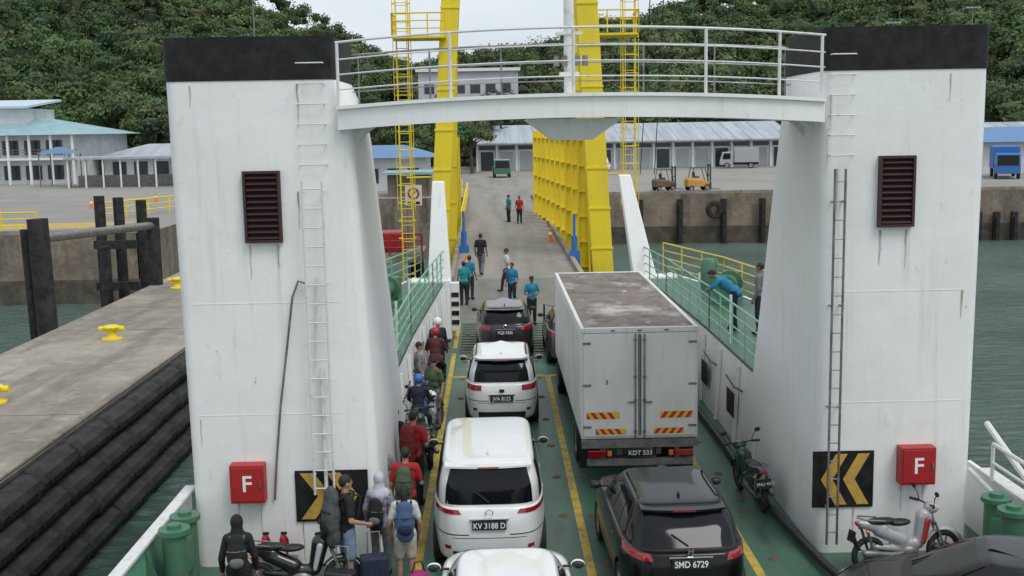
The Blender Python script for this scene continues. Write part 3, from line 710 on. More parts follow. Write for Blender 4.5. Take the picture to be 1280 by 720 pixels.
    if plate: text(plate,.125,M_lettw,pl,(0,yp-.033,pz-.002),sx=.86)
    MB().bx(-.30,.30,yp-.012,yp+.05,pz+.075,pz+.10).obj('tailgate_garnish',M_chrome,t,bevel=.006)
    if emblem=='oval': MB().lathe([(.045,0),(.056,.008),(.062,0)],'z',n=24).obj('emblem',M_chrome,t,loc=(0,yp+.0,pz+.19),rot=(R(90),0,0))
    elif emblem=='h': text('H',.12,M_chrome,t,(0,yp+.03,pz+.16),name='emblem',ext=.012)
    elif emblem=='disc': MB().lathe([(0,.01),(.045,.01),(.06,0)],'z',n=20).obj('emblem',M_chrome,t,loc=(0,yp+.0,pz+.18),rot=(R(90),0,0))
    MB().cyl((W2*.5,-L2+.0,clear+.02),(W2*.5,-L2+.25,clear+.02),.03,n=10).obj('exhaust_pipe',M_chrome,t)
    for y in (fy,ry):
        wheel(t,(W2-.115,y,R_),False,wr); wheel(t,(-W2+.115,y,R_),True,wr)
    MB().bx(-W2+.25,W2-.25,-L2+.3,L2-.3,.16,clear+.03).obj('underbody',M_dark,t)
    return t
P_white=paint('pearl_white',(.78,.79,.79)); P_blk=paint('gloss_black',(.003,.003,.004),coat=.45,spec=.2,rough=.35); P_grey=paint('graphite_grey',(.030,.029,.029),coat=.6,spec=.3); P_sil=paint('silver_grey',(.06,.06,.07),coat=.7)
car('white people carrier with dark tinted rear window, in lane',(-.18,16.35+2.4,0),R(.3),4.8,1.80,1.76,P_white,belt=1.04,hoodz=.92,wb=.95,wt=1.75,rb=.10,rt=.27,rw=.80,plate='KV 3188 D',tail='wide',emblem='oval',pf=.82,side=((-39,-19),(-17,4),(6,31)),gw=.94,nx=6.4,spm=P_white)
car('small white sport utility car with roof rails, queueing',(.10,24.8+2.03,0),R(-.3),4.06,1.72,1.62,P_white,belt=1.0,hoodz=.92,wb=.98,wt=1.7,rb=.10,rt=.34,rw=.76,tail='corner',rails='b',emblem='disc',pf=.72,wr=1.02,plate='JVA 8125',gw=.93,nx=5.6,spm=P_blk)
car('dark grey hatchback with tinted windows, in lane',(.24,32.6+2.1,0),R(.5),4.2,1.73,1.50,P_grey,rw=.72,emblem='disc',plate='PQE 9305')
car('white car with rounded bonnet queueing in the lane',(.07,15.5-2.2,0),R(.4),4.4,1.76,1.52,P_white,wb=1.0,wt=1.75,hoodz=.84,emblem='disc')
car('glossy black crossover with chrome tailgate strip, in lane',(2.52,14.4+2.16,0),R(1.2),4.33,1.80,1.57,P_blk,belt=1.01,hoodz=.88,rb=.17,rt=.62,rw=.71,plate='SMD 6729',rails='b',emblem='h',tail='crossover',pf=.93,side=((-33,-19),(-17,6),(8,31)),nx=5.6)
car('black car parked at an angle near the bulwark',(6.35,13.3,0),R(72),4.3,1.80,1.48,P_blk,wb=1.0,wt=1.8,rt=.6,emblem='disc')
car('grey car waiting ahead of the box truck',(2.30,31.3+2.1,0),0,4.2,1.72,1.48,P_sil,emblem='disc')

# ================================================================ TRUCK
M_tbox=layered('truck_white',(.72,.71,.68),[((.52,.50,.46),1.4,(1,1,.5),.42,.75,.6),((.35,.30,.24),3,(2,2,.3),.6,.8,.5)],rough=.45,bump=.08)
M_troof=layered('truck_roof_dirt',(.185,.150,.130),[((.50,.48,.45),.75,(1.2,.7,1),.54,.66,.85),((.075,.058,.050),1.8,(1,1,1),.46,.68,.85),((.30,.26,.23),6,(1,1,1),.5,.7,.5),((.60,.58,.55),2.6,(1,.6,1),.60,.70,.6)],rough=.8,bump=.3)
def truck():
    t=thing('box_truck','tall white box truck with grimy roof, rear doors shut','truck',(2.66,20.45,0),R(.2))
    W2=1.10; L=8.1; z0,z1=.95,3.05
    mb=MB(); mb.bx(-W2,W2,.05,L,z0,z1); bx=mb.obj('cargo_box',M_tbox,t,bevel=.015)
    mb=MB(); mb.bx(-W2+.075,W2-.075,.12,L-.06,z1+.003,z1+.02); mb.obj('roof_panel',M_troof,bx)
    mb=MB()
    for s in (-1,1): mb.bx(min(s*W2*1.005,s*(W2-.07)),max(s*W2*1.005,s*(W2-.07)),.0,L+.01,z1-.05,z1+.035)
    mb.bx(-W2+.072,W2-.072,.0,.09,z1-.06,z1+.036); mb.bx(-W2+.072,W2-.072,L-.08,L+.01,z1-.05,z1+.034)
    mb.split('roof_trim',M_tbox,bx,bevel=.01)
    mb=MB()
    for s in (-1,1):
        for k in range(26): 
            y=.35+k*.3; mb.bx(s*W2 if s>0 else s*W2-.012,s*W2+.012 if s>0 else s*W2,y,y+.14,z0+.05,z1-.12)
    mb.split('side_rib',M_tbox,bx)
    for s in (-1,1):
        a,b_=(.012,W2-.05) if s>0 else (-W2+.05,-.012)
        d=MB().bx(a,b_,.0,.048,z0+.06,z1-.07).obj('rear_door',M_tbox,bx,bevel=.008)
        mb=MB(); x=s*.085
        mb.cyl((x,-.03,z0+.03),(x,-.03,z1-.08),.015,n=8)
        for z in (z0+.15,z0+.75,z1-.9,z1-.2): mb.box((x,-.02,z),(.06,.03,.045))
        mb.box((s*.15,-.045,z0+.72),(.16,.02,.03)); mb.obj('locking_bar',M_grey,d,smooth=40)
        mb=MB()
        for z in (z0+.25,z0+1.05,z1-.25): mb.box((s*(W2-.11),-.012,z),(.15,.02,.04))
        mb.split('hinge',M_grey,d)
        MB().bx(s*.02-.008 if s<0 else .012,s*.02+.008 if s>0 else -.012,-.006,0,z0+.08,z1-.1).obj('door_seal',M_blackpl,d)
        for zz,hh,x0,x1 in ((z0+.40,.13,.38,1.00),(z0+.10,.11,.26,.83)):
            mb=MB(); xa,xb=(x0,x1) if s>0 else (-x1,-x0)
            mb.bx(xa,xb,-.006,-.001,zz,zz+hh,0)
            n=4; wd=(xb-xa)/n
            for k in range(n):
                p=xa+k*wd; sk=hh*.7*s
                cl=lambda v:min(xb,max(xa,v))
                q=[(cl(p),-.009,zz+.002),(cl(p+wd*.5),-.009,zz+.002),(cl(p+wd*.5+sk),-.009,zz+hh-.002),(cl(p+sk),-.009,zz+hh-.002)]
                mb.add(q,[(0,1,2,3)],1)
            mb.obj('reflective_strip',[mat('reflector_yellow',(.75,.45,.05),.4),mat('reflector_red',(.50,.02,.02),.4)],d,fixn=False)
    text('3',.12,M_blackpl,bx,(-.62,-.003,2.05))
    mb=MB()
    for s in (-1,0,1): mb.bx(s*.5-.04,s*.5+.04,-.010,0,z1-.03,z1-.005)
    mb.split('marker_lamp',M_tail,bx)
    mb=MB(); mb.bx(-W2,W2,-.05,.10,.80,.94); mb.bx(-1.0,1.0,-.03,.05,.45,.58); mb.bx(-.75,-.65,0,.05,.58,.8); mb.bx(.65,.75,0,.05,.58,.8)
    mb.bx(-.42,-.32,.1,L+1.5,.62,.92); mb.bx(.32,.42,.1,L+1.5,.62,.92); mb.obj('chassis',mat('chassis_grey',(.10,.10,.10),.6,col2=(.22,.20,.18),nscale=5),t)
    for s in (-1,1):
        MB().box((s*.82,-.07,.70),(.34,.06,.12)).obj('tail_light',M_tail,t,bevel=.01)
        MB().box((s*.58,-.075,.70),(.08,.05,.10)).obj('indicator',M_orange,t,bevel=.01)
        MB().bx(s*.85-.25,s*.85+.25,.5,.52,.25,.8).obj('mudflap',M_blackpl,t)
        for y in (1.9,7.9,): 
            wheel(t,(s*.96,y,.40),s<0,1.2)
            if y<3: wheel(t,(s*.70,y,.40),s<0,1.2)
    p=MB().bx(-.26,.26,-.075,-.05,.64,.77).obj('licence_plate',M_blackpl,t,bevel=.004); text('KDT 533',.12,M_lettw,p,(0,-.078,.703))
    prof=[(8.25,.55),(10.1,.55),(10.12,1.25),(9.85,2.15),(9.6,2.3),(8.3,2.3)]
    mb=MB(); mb.ext([(-1.0,y,z) for y,z in prof],(2.0,0,0)); cb=mb.obj('cab',M_tbox,t,bevel=.06)
    MB().add([(-.88,10.135,1.32),(.88,10.135,1.32),(.86,9.90,2.08),(-.86,9.90,2.08)],[(0,1,2,3)]).obj('windshield',M_glass,cb)
    for s in (-1,1):
        MB().add([(s*1.006,8.75,1.35),(s*1.006,9.9,1.35),(s*1.006,9.7,2.05),(s*1.006,8.75,2.05)],[(0,1,2,3)]).obj('side_window',M_glass,cb)
        MB().box((s*1.3,10.1,1.75),(.05,.12,.42)).obj('mirror',M_blackpl,cb,bevel=.02)
        MB().tube([(s*1.0,10.0,1.9),(s*1.3,10.1,1.95),(s*1.3,10.1,1.5),(s*1.0,10.05,1.4)],.012).obj('mirror_bracket',M_blackpl,cb)
    return t
truck()

# ================================================================ PEOPLE
SK=[mat('skin_tan',(.42,.25,.16),.55,col2=(.36,.20,.13),nscale=8),mat('skin_brown',(.26,.14,.085),.55,col2=(.22,.12,.07),nscale=8)]
def cloth(n,c,c2=None,ns=9): return mat('cloth_'+n,c,.85,col2=c2 or tuple(x*.7 for x in c),nscale=ns,namt=.8,bump=.7,bscale=11)
C_black=cloth('black',(.012,.012,.014)); C_red=cloth('red',(.42,.02,.025)); C_grey=cloth('grey',(.16,.16,.17)); C_khaki=cloth('khaki',(.38,.30,.20))
C_blue=cloth('denim',(.06,.10,.20)); C_white=cloth('white',(.62,.61,.58)); C_cyan=cloth('crew_blue',(.02,.22,.36)); C_navy=cloth('navy',(.015,.02,.045)); C_teal=cloth('teal',(.02,.25,.26)); C_lgrey=cloth('pale_grey',(.50,.50,.55),(.33,.33,.40),7); C_olive=cloth('olive',(.08,.12,.06)); C_sand=cloth('sand',(.5,.44,.36)); C_jean=cloth('pale_denim',(.20,.27,.36))
C_print=cloth('floral_print',(.34,.32,.38),(.05,.05,.09),24); C_check=cloth('check',(.28,.27,.29),(.10,.10,.12),22)
M_hair=mat('black_hair',(.012,.010,.009),.5,bump=.8,bscale=60); M_eye=mat('eye_dark',(.02,.015,.01),.2); M_lip=mat('lip',(.30,.10,.08),.5)
def person(label,loc,rz,h=1.70,pose=None,skin=0,shirt=C_black,pants=C_navy,short=False,longs=False,hair='short',vox=.016,shoe=C_black,fem=False,lean=0,headyaw=0,group=None,hat=None):
    p=dict(hipL=(-.09,0,.93),hipR=(.09,0,.93),kneeL=(-.10,.02,.50),kneeR=(.10,.02,.50),ankL=(-.11,-.02,.08),ankR=(.11,-.02,.08),
           shL=(-.175,0,1.42),shR=(.175,0,1.42),elL=(-.24,-.03,1.13),elR=(.24,-.03,1.13),wrL=(-.25,.07,.90),wrR=(.25,.07,.90))
    if fem: p['shL']=(-.155,0,1.41);p['shR']=(.155,0,1.41)
    if pose: p.update(pose)
    s=h/1.75; sk=SK[skin]
    cl=math.cos(R(lean));sl_=math.sin(R(lean))
    def U(q):
        x,y,z=q; z-=.95; return Vector((x,y*cl+z*sl_,-y*sl_+z*cl+.95))*s
    P={}
    for k,v in p.items():
        P[k]=U(v) if k[:2] in('sh',) or (k[:2] in('el','wr') and (not pose or k not in pose)) else Vector(v)*s
    t=thing('person',label,'person',loc,rz,group)
    wf=.9 if fem else 1
    def torso(mb,inf):
        mb.ball(U((0,-.01,.95)),((.165*(1.02 if fem else 1)+inf)*s,(.115+inf)*s,(.13+inf)*s))
        mb.ball(U((0,.0,1.12)),((.135*wf+inf)*s,(.098+inf)*s,(.16+inf)*s))
        mb.ball(U((0,.005,1.30)),((.165*wf+inf)*s,(.112+inf)*s,(.165+inf)*s))
        mb.cap(P['shL']*.88+U((0,0,1.42))*.12,P['shR']*.88+U((0,0,1.42))*.12,(.062+inf)*s,(.062+inf)*s)
    mb=MB(); torso(mb,0)
    mb.cap(U((0,-.01,1.40)),U((0,.005,1.55)),.062*s,.054*s)
    hc=U((0,.015,1.645)); rh=Matrix.Rotation(R(headyaw),3,'Z')
    mb.ball(hc,(.074*s,.092*s,.108*s),rot=rh); mb.ball(hc+rh@Vector((0,.025*s,-.05*s)),(.055*s,.06*s,.065*s))
    mb.ball(hc+rh@Vector((0,.098*s,-.015*s)),(.014*s,.02*s,.026*s),n=8,h=5)
    for e in (-1,1): mb.ball(hc+rh@Vector((e*.076*s,-.005*s,-.01*s)),(.012*s,.022*s,.032*s),n=8,h=5)
    hands=[]
    for q in 'LR':
        mb.cap(P['sh'+q],P['el'+q],.052*s,.040*s); mb.cap(P['el'+q],P['wr'+q],.040*s,.026*s)
        d=(P['wr'+q]-P['el'+q]).normalized(); hands.append((q,d))
        mb.cap(P['wr'+q],P['wr'+q]+d*.075*s,.028*s,.034*s)
        mb.cap(P['hip'+q],P['knee'+q],.088*s,.056*s); mb.cap(P['knee'+q],P['ank'+q]+(P['knee'+q]-P['ank'+q])*.55,.055*s,.056*s); mb.cap(P['ank'+q]+(P['knee'+q]-P['ank'+q])*.55,P['ank'+q],.054*s,.036*s)
        mb.cap(P['ank'+q],P['ank'+q]+Vector((0,.13*s,-.035*s)),.036*s,.030*s)
    me=blob(mb,'body',[sk],vox*.9)
    fb=MB()
    for q,d in hands:
        side=Vector((1,0,0)) if abs(d.x)<.8 else Vector((0,1,0)); _=side-d*side.dot(d); _.normalize(); pal=d.cross(_)
        inward=Vector((1 if q=='L' else -1,0,0)); cup=inward-d*inward.dot(d)
        if cup.length<.1: cup=pal
        cup.normalize(); ax=d.cross(cup).normalized()
        b0=P['wr'+q]+d*.085*s
        for k,(o_,ln_) in enumerate(((-.030,.062),(-.010,.074),(.011,.070),(.030,.054))):
            a=b0+ax*o_*s; b1=a+(d*.9+cup*.25).normalized()*ln_*.55*s; c1=b1+(d*.55+cup*.75).normalized()*ln_*.5*s
            fb.tube([a-d*.02*s,a,b1,c1],[.011*s,.010*s,.009*s,.006*s],6)
        a=P['wr'+q]+d*.03*s-ax*.03*s; fb.tube([a,a-ax*.025*s+d*.03*s+cup*.01*s,a-ax*.03*s+d*.06*s+cup*.025*s],[.013*s,.011*s,.008*s],6)
    bm=bmesh.new(); bm.from_mesh(me); fme=fb.mesh('f',[sk],60); bm.from_mesh(fme); bm.to_mesh(me); bm.free()
    me.polygons.foreach_set('use_smooth',[True]*len(me.polygons))
    mk('body',me,t)
    inf=.020
    mb=MB(); torso(mb,inf)
    mb.cap(U((0,-.01,1.42)),U((0,-.003,1.475)),.066*s,.060*s)
    for q in 'LR':
        e=P['el'+q]
        if longs:
            mb.cap(P['sh'+q],e,.068*s,.055*s); mb.cap(e,P['wr'+q],.055*s,.040*s)
        else: mb.cap(P['sh'+q],P['sh'+q].lerp(e,.68),.070*s,.062*s)
    if fem or longs: mb.ball(U((0,-.01,.88)),(.185*s,.14*s,.12*s))
    mk('shirt',blob(mb,'shirt',[shirt],vox),t)
    mb=MB(); mb.ball(U((0,-.01,.95))*.5+Vector((0,-.01,.93))*s*.5,(.180*s,.135*s,.125*s))
    for q in 'LR':
        hp,kn,an=P['hip'+q],P['knee'+q],P['ank'+q]
        if short: mb.cap(hp,hp.lerp(kn,.85),.105*s,.088*s)
        else: mb.cap(hp,kn,.105*s,.075*s); mb.cap(kn,kn.lerp(an,.93),.073*s,.060*s)
    mk('shorts' if short else 'trousers',blob(mb,'trousers',[pants],vox),t)
    for q in 'LR':
        a=P['ank'+q]; mb=MB(); mb.ball(a+Vector((0,.06*s,-.035*s)),(.047*s,.135*s,.045*s)); mb.ball(a+Vector((0,-.01*s,0)),(.045*s,.06*s,.06*s))
        mk('shoe',blob(mb,'shoe',[shoe],.012,2),t)
    mb=MB()
    if hair=='short':
        mb.ball(hc+rh@Vector((0,-.014*s,.022*s)),(.083*s,.098*s,.100*s)); 
        mk('hair',blob(mb,'hair',[M_hair],.012,2),t)
    elif hair=='long':
        mb.ball(hc+rh@Vector((0,-.02*s,.02*s)),(.085*s,.098*s,.104*s)); mb.cap(hc+Vector((0,-.06*s,-.02*s)),hc+Vector((0,-.10*s,-.26*s)),.07*s,.045*s)
        mk('hair',blob(mb,'hair',[M_hair],.012,2),t)
    elif hair=='bun':
        mb.ball(hc+rh@Vector((0,-.02*s,.02*s)),(.083*s,.096*s,.102*s)); mb.ball(hc+Vector((0,-.09*s,.08*s)),(.05*s,.05*s,.05*s))
        mk('hair',blob(mb,'hair',[M_hair],.012,2),t)
    elif hair=='scarf':
        mb.ball(hc+Vector((0,-.015*s,.012*s)),(.098*s,.108*s,.122*s)); mb.cap(hc+Vector((0,-.02*s,-.06*s)),U((0,-.02,1.40)),.085*s,.12*s)
        mb.cap(U((-.10,-.02,1.41)),U((.10,-.02,1.41)),.10*s,.10*s); mb.cap(U((0,-.06,1.38)),U((0,-.10,1.16)),.13*s,.05*s)
        mk('headscarf',blob(mb,'scarf',[hat],.014,3),t)
    elif hair=='helmet':
        mb.ball(hc+Vector((0,-.01*s,.03*s)),(.125*s,.14*s,.125*s)); mk('helmet',blob(mb,'helmet',[hat],.012,2),t)
    elif hair=='cap':
        mb.ball(hc+rh@Vector((0,-.01*s,.035*s)),(.088*s,.102*s,.085*s)); mb.ball(hc+rh@Vector((0,.10*s,.035*s)),(.06*s,.06*s,.012*s))
        mk('cap',blob(mb,'cap',[hat],.010,2),t)
    mb=MB()
    for e in (-1,1): mb.ball(hc+rh@Vector((e*.030*s,.083*s,.006*s)),.011*s,n=8,h=5)
    mb.split('eye',M_eye,t,smooth=60)
    MB().ball(hc+rh@Vector((0,.083*s,-.055*s)),(.022*s,.009*s,.006*s),n=8,h=5).obj('mouth',M_lip,t,smooth=60)
    return t
def backpack(label,loc,rz,m,m2,w=.32,h=.5,d=.20):
    t=thing('backpack',label,'backpack',loc,rz)
    mb=MB(); 
    for z,r in ((0,.9),(h*.5,1.0),(h*.85,.85)): mb.ball((0,0,z),(w/2*r,d/2*r,h*.3))
    mb.ball((0,-.02,h*.42),(w/2,d/2*1.05,h*.55))
    mk('pack_body',blob(mb,'pack',[m],.014,3),t)
    mb=MB(); mb.ball((0,-d*.48,h*.22),(w*.36,.06,h*.2)); mk('front_pocket',blob(mb,'pocket',[m2],.012,2),t)
    for s in (-1,1): 
        MB().tube([(s*w*.3,d*.3,h*.86),(s*w*.34,d*.9,h*.98),(s*w*.36,d*1.55,h*.85),(s*w*.38,d*1.35,h*.4),(s*w*.32,d*.4,h*.08)],.018,8).obj('strap',m2,t,smooth=60)
    MB().tube([(-w*.45,-d*.3,h*.6),(0,-d*.66,h*.62),(w*.45,-d*.3,h*.6)],.009).obj('compression_strap',m2,t,smooth=60)
    MB().tube([(-.04,-.02,h*1.0),(0,-.02,h*1.1),(.04,-.02,h*1.0)],.01).obj('grab_loop',m2,t,smooth=60)
    return t
def pack_on(px,py,prz,zh,*a,**k):
    off=Matrix.Rotation(prz,3,'Z')@Vector((0,-.215,zh)); backpack(a[0],(px+off.x,py+off.y,zh),prz,*a[1:],**k)
walk=dict(kneeL=(-.09,.16,.53),ankL=(-.09,.22,.10),kneeR=(.10,-.02,.50),ankR=(.10,-.26,.12))
holdup=dict(elR=(.26,.02,1.14),wrR=(.18,.24,1.20))
rz=R(8); person('person in black headscarf and black jacket, back turned',(-3.60,14.75,0),rz,1.62,shirt=C_black,pants=C_black,longs=True,hair='scarf',hat=C_black,fem=True,vox=.015)
pack_on(-3.60,14.75,rz,.98,'small dark backpack on a person in black',C_black,C_grey,w=.28,h=.4)
rz=R(-62); person('person in black t-shirt and denim shorts, standing sideways',(-2.28,15.95,0),rz,1.78,pose=dict(elR=(.26,-.02,1.14),wrR=(.22,.22,1.05)),shirt=C_black,pants=C_jean,short=True,vox=.015)
pack_on(-2.28,15.95,rz,.90,'large grey hiking backpack on a standing traveller',cloth('pack_grey',(.09,.10,.10),(.03,.03,.035),8),C_black,w=.36,h=.66,d=.26)
rz=R(-12); person('person in pale grey headscarf and long printed top',(-1.84,16.55,0),rz,1.62,shirt=C_print,pants=C_grey,longs=True,hair='scarf',hat=C_lgrey,fem=True,vox=.015)
pack_on(-1.84,16.55,rz,.88,'small black backpack under a pale headscarf',C_black,C_grey,w=.26,h=.36,d=.16)
rz=R(6); person('person in white shirt and sand shorts, back turned',(-1.42,16.0,0),rz,1.60,shirt=C_white,pants=C_sand,short=True,hair='long',fem=True,vox=.015,shoe=C_white)
pack_on(-1.42,16.0,rz,.92,'slate blue backpack worn over a white shirt',C_blue,C_navy,w=.30,h=.44)
rz=R(-5); person('person in red t-shirt and dark trousers, back turned',(-1.52,17.6,0),rz,1.70,shirt=C_red,pants=C_black,hair='short',pose=holdup,vox=.015)
pack_on(-1.52,17.6,rz,.95,'olive green backpack worn over a red shirt',C_olive,C_black,w=.30,h=.45)
person('person in grey top standing in the queue',(-1.98,18.3,0),R(20),1.62,shirt=C_check,pants=C_black,longs=True,hair='long',fem=True)
rz=R(-25); person('person in red shirt holding a strap, half turned',(-1.55,19.8,0),rz,1.74,shirt=C_red,pants=C_black,hair='short',pose=holdup)
pack_on(-1.55,19.8,rz,.95,'dark red backpack worn over a red shirt',cloth('dark_red',(.2,.02,.02)),C_black,w=.32,h=.5)
person('person in navy top leaning beside the motorcycles',(-1.95,20.6,0),R(-30),1.60,shirt=C_navy,pants=C_black,longs=True,hair='short')
person('person in olive shirt standing by the side wall',(-1.45,25.0,0),R(150),1.64,shirt=C_olive,pants=C_grey,hair='cap',hat=C_black,vox=.018,pose=holdup)
person('rider in white helmet and dark jacket, standing',(-1.60,30.0,0),R(200),1.70,shirt=C_navy,pants=C_black,longs=True,hair='helmet',hat=M_white,vox=.018)
person('person in grey checked shirt beside parked motorcycles',(-1.90,26.8,0),R(-80),1.68,shirt=C_check,pants=C_navy,longs=True,hair='short',vox=.018)
sit=dict(hipL=(-.10,0,.86),hipR=(.10,0,.86),kneeL=(-.20,.36,.66),kneeR=(.20,.36,.66),ankL=(-.20,.28,.28),ankR=(.20,.28,.28),elL=(-.26,.22,1.16),wrL=(-.28,.44,1.06),elR=(.26,.22,1.16),wrR=(.28,.44,1.06))
person('rider in dark jacket and red helmet sitting on a motorcycle',(-1.62,28.75,-.02),R(-4),1.66,pose=sit,lean=12,shirt=cloth('maroon',(.10,.02,.03)),pants=C_black,longs=True,hair='helmet',hat=M_red,vox=.018)
person('rider in dark clothes and blue helmet sitting on a motorcycle',(-1.72,23.45,-.02),R(-8),1.60,pose=sit,lean=14,shirt=C_navy,pants=C_black,longs=True,hair='helmet',hat=M_blue,vox=.018)
person('crew member in blue shirt and dark trousers, arms bent',(1.24,38.4,0),R(200),1.70,shirt=C_cyan,pants=C_black,pose=dict(elL=(-.28,0,1.15),wrL=(-.14,.20,1.12),elR=(.27,0,1.14),wrR=(.14,.2,1.08)),hair='cap',hat=C_navy,vox=.02,skin=1)
person('crew member in pale blue shirt standing on the ramp',(.62,41.6,.14),R(150),1.66,shirt=C_cyan,pants=C_navy,vox=.02,skin=1)
person('person in white shirt and dark trousers, walking ashore',(.45,44.4,.30),R(95),1.74,pose=walk,shirt=C_white,pants=C_navy,vox=.02,skin=1)
person('person in black shirt walking up the link road',(-.62,48.3,.45),R(-15),1.84,pose=walk,shirt=C_black,pants=C_grey,vox=.02,skin=1)
person('crew member in blue shirt standing at the ramp edge',(-1.0,43.0,.22),R(-30),1.72,shirt=C_cyan,pants=C_navy,vox=.02,skin=1)
person('crew member in navy and blue beside the ramp',(-1.2,42.0,.16),R(20),1.68,shirt=C_teal,pants=C_black,vox=.02,skin=1)
person('person in teal shirt standing on the link road',(.9,70,.95),R(120),1.70,shirt=C_teal,pants=C_black,vox=.025,skin=1)
person('person in red shirt standing on the link road',(1.55,69,.93),R(200),1.70,shirt=C_red,pants=C_black,vox=.025,skin=1)
person('crew member in blue leaning forward over the railing',(5.75,26.6,1.87),R(78),1.72,shirt=C_cyan,pants=C_navy,longs=True,lean=52,hair='cap',hat=C_navy,skin=1,
       pose=dict(elL=(-.20,.50,1.08),wrL=(-.10,.62,1.0),elR=(.20,.50,1.08),wrR=(.10,.62,1.0)),vox=.017)
person('crew member in dark overalls standing on the side walkway',(6.2,25.9,1.87),R(60),1.70,shirt=C_grey,pants=C_navy,longs=True,hair='short',vox=.018,skin=1)
def suitcase(label,loc,rz,m):
    t=thing('suitcase',label,'suitcase',loc,rz)
    mb=MB(); mb.loft([rrect(-.21,.21,-.13,.13,.05,z) for z in (.06,.62)]); mb.obj('shell',m,t,smooth=40,bevel=.03)
    mb=MB(); 
    for i in range(5): mb.bx(-.16+i*.08-.012,-.16+i*.08+.012,-.138,-.131,.1,.58)
    mb.split('shell_rib',m,t)
    MB().tube([(-.09,.08,.6),(-.09,.08,.95),(.09,.08,.95),(.09,.08,.6)],.012).obj('handle',M_grey,t,smooth=50)
    for x in (-.17,.17):
        for y in (-.09,.09): MB().cyl((x-.015,y,.032),(x+.015,y,.032),.03,n=12).obj('wheel',M_tyre,t)
suitcase('dark blue wheeled suitcase standing on deck',(-1.86,15.75,.003),R(10),cloth('luggage_navy',(.02,.03,.06)))
suitcase('black wheeled suitcase standing on deck',(-2.28,15.2,.003),R(-15),M_blackpl)
t=thing('tote_bag','magenta tote bag resting on the deck','bag',(-1.22,15.75,.003),.3)
mb=MB(); mb.ball((0,0,.18),(.19,.12,.2)); mk('bag_body',blob(mb,'bag',[cloth('magenta',(.40,.03,.20))],.014,2),t); MB().tube([(-.1,0,.33),(-.05,0,.5),(.05,0,.5),(.1,0,.33)],.012).obj('handle',C_black,t)

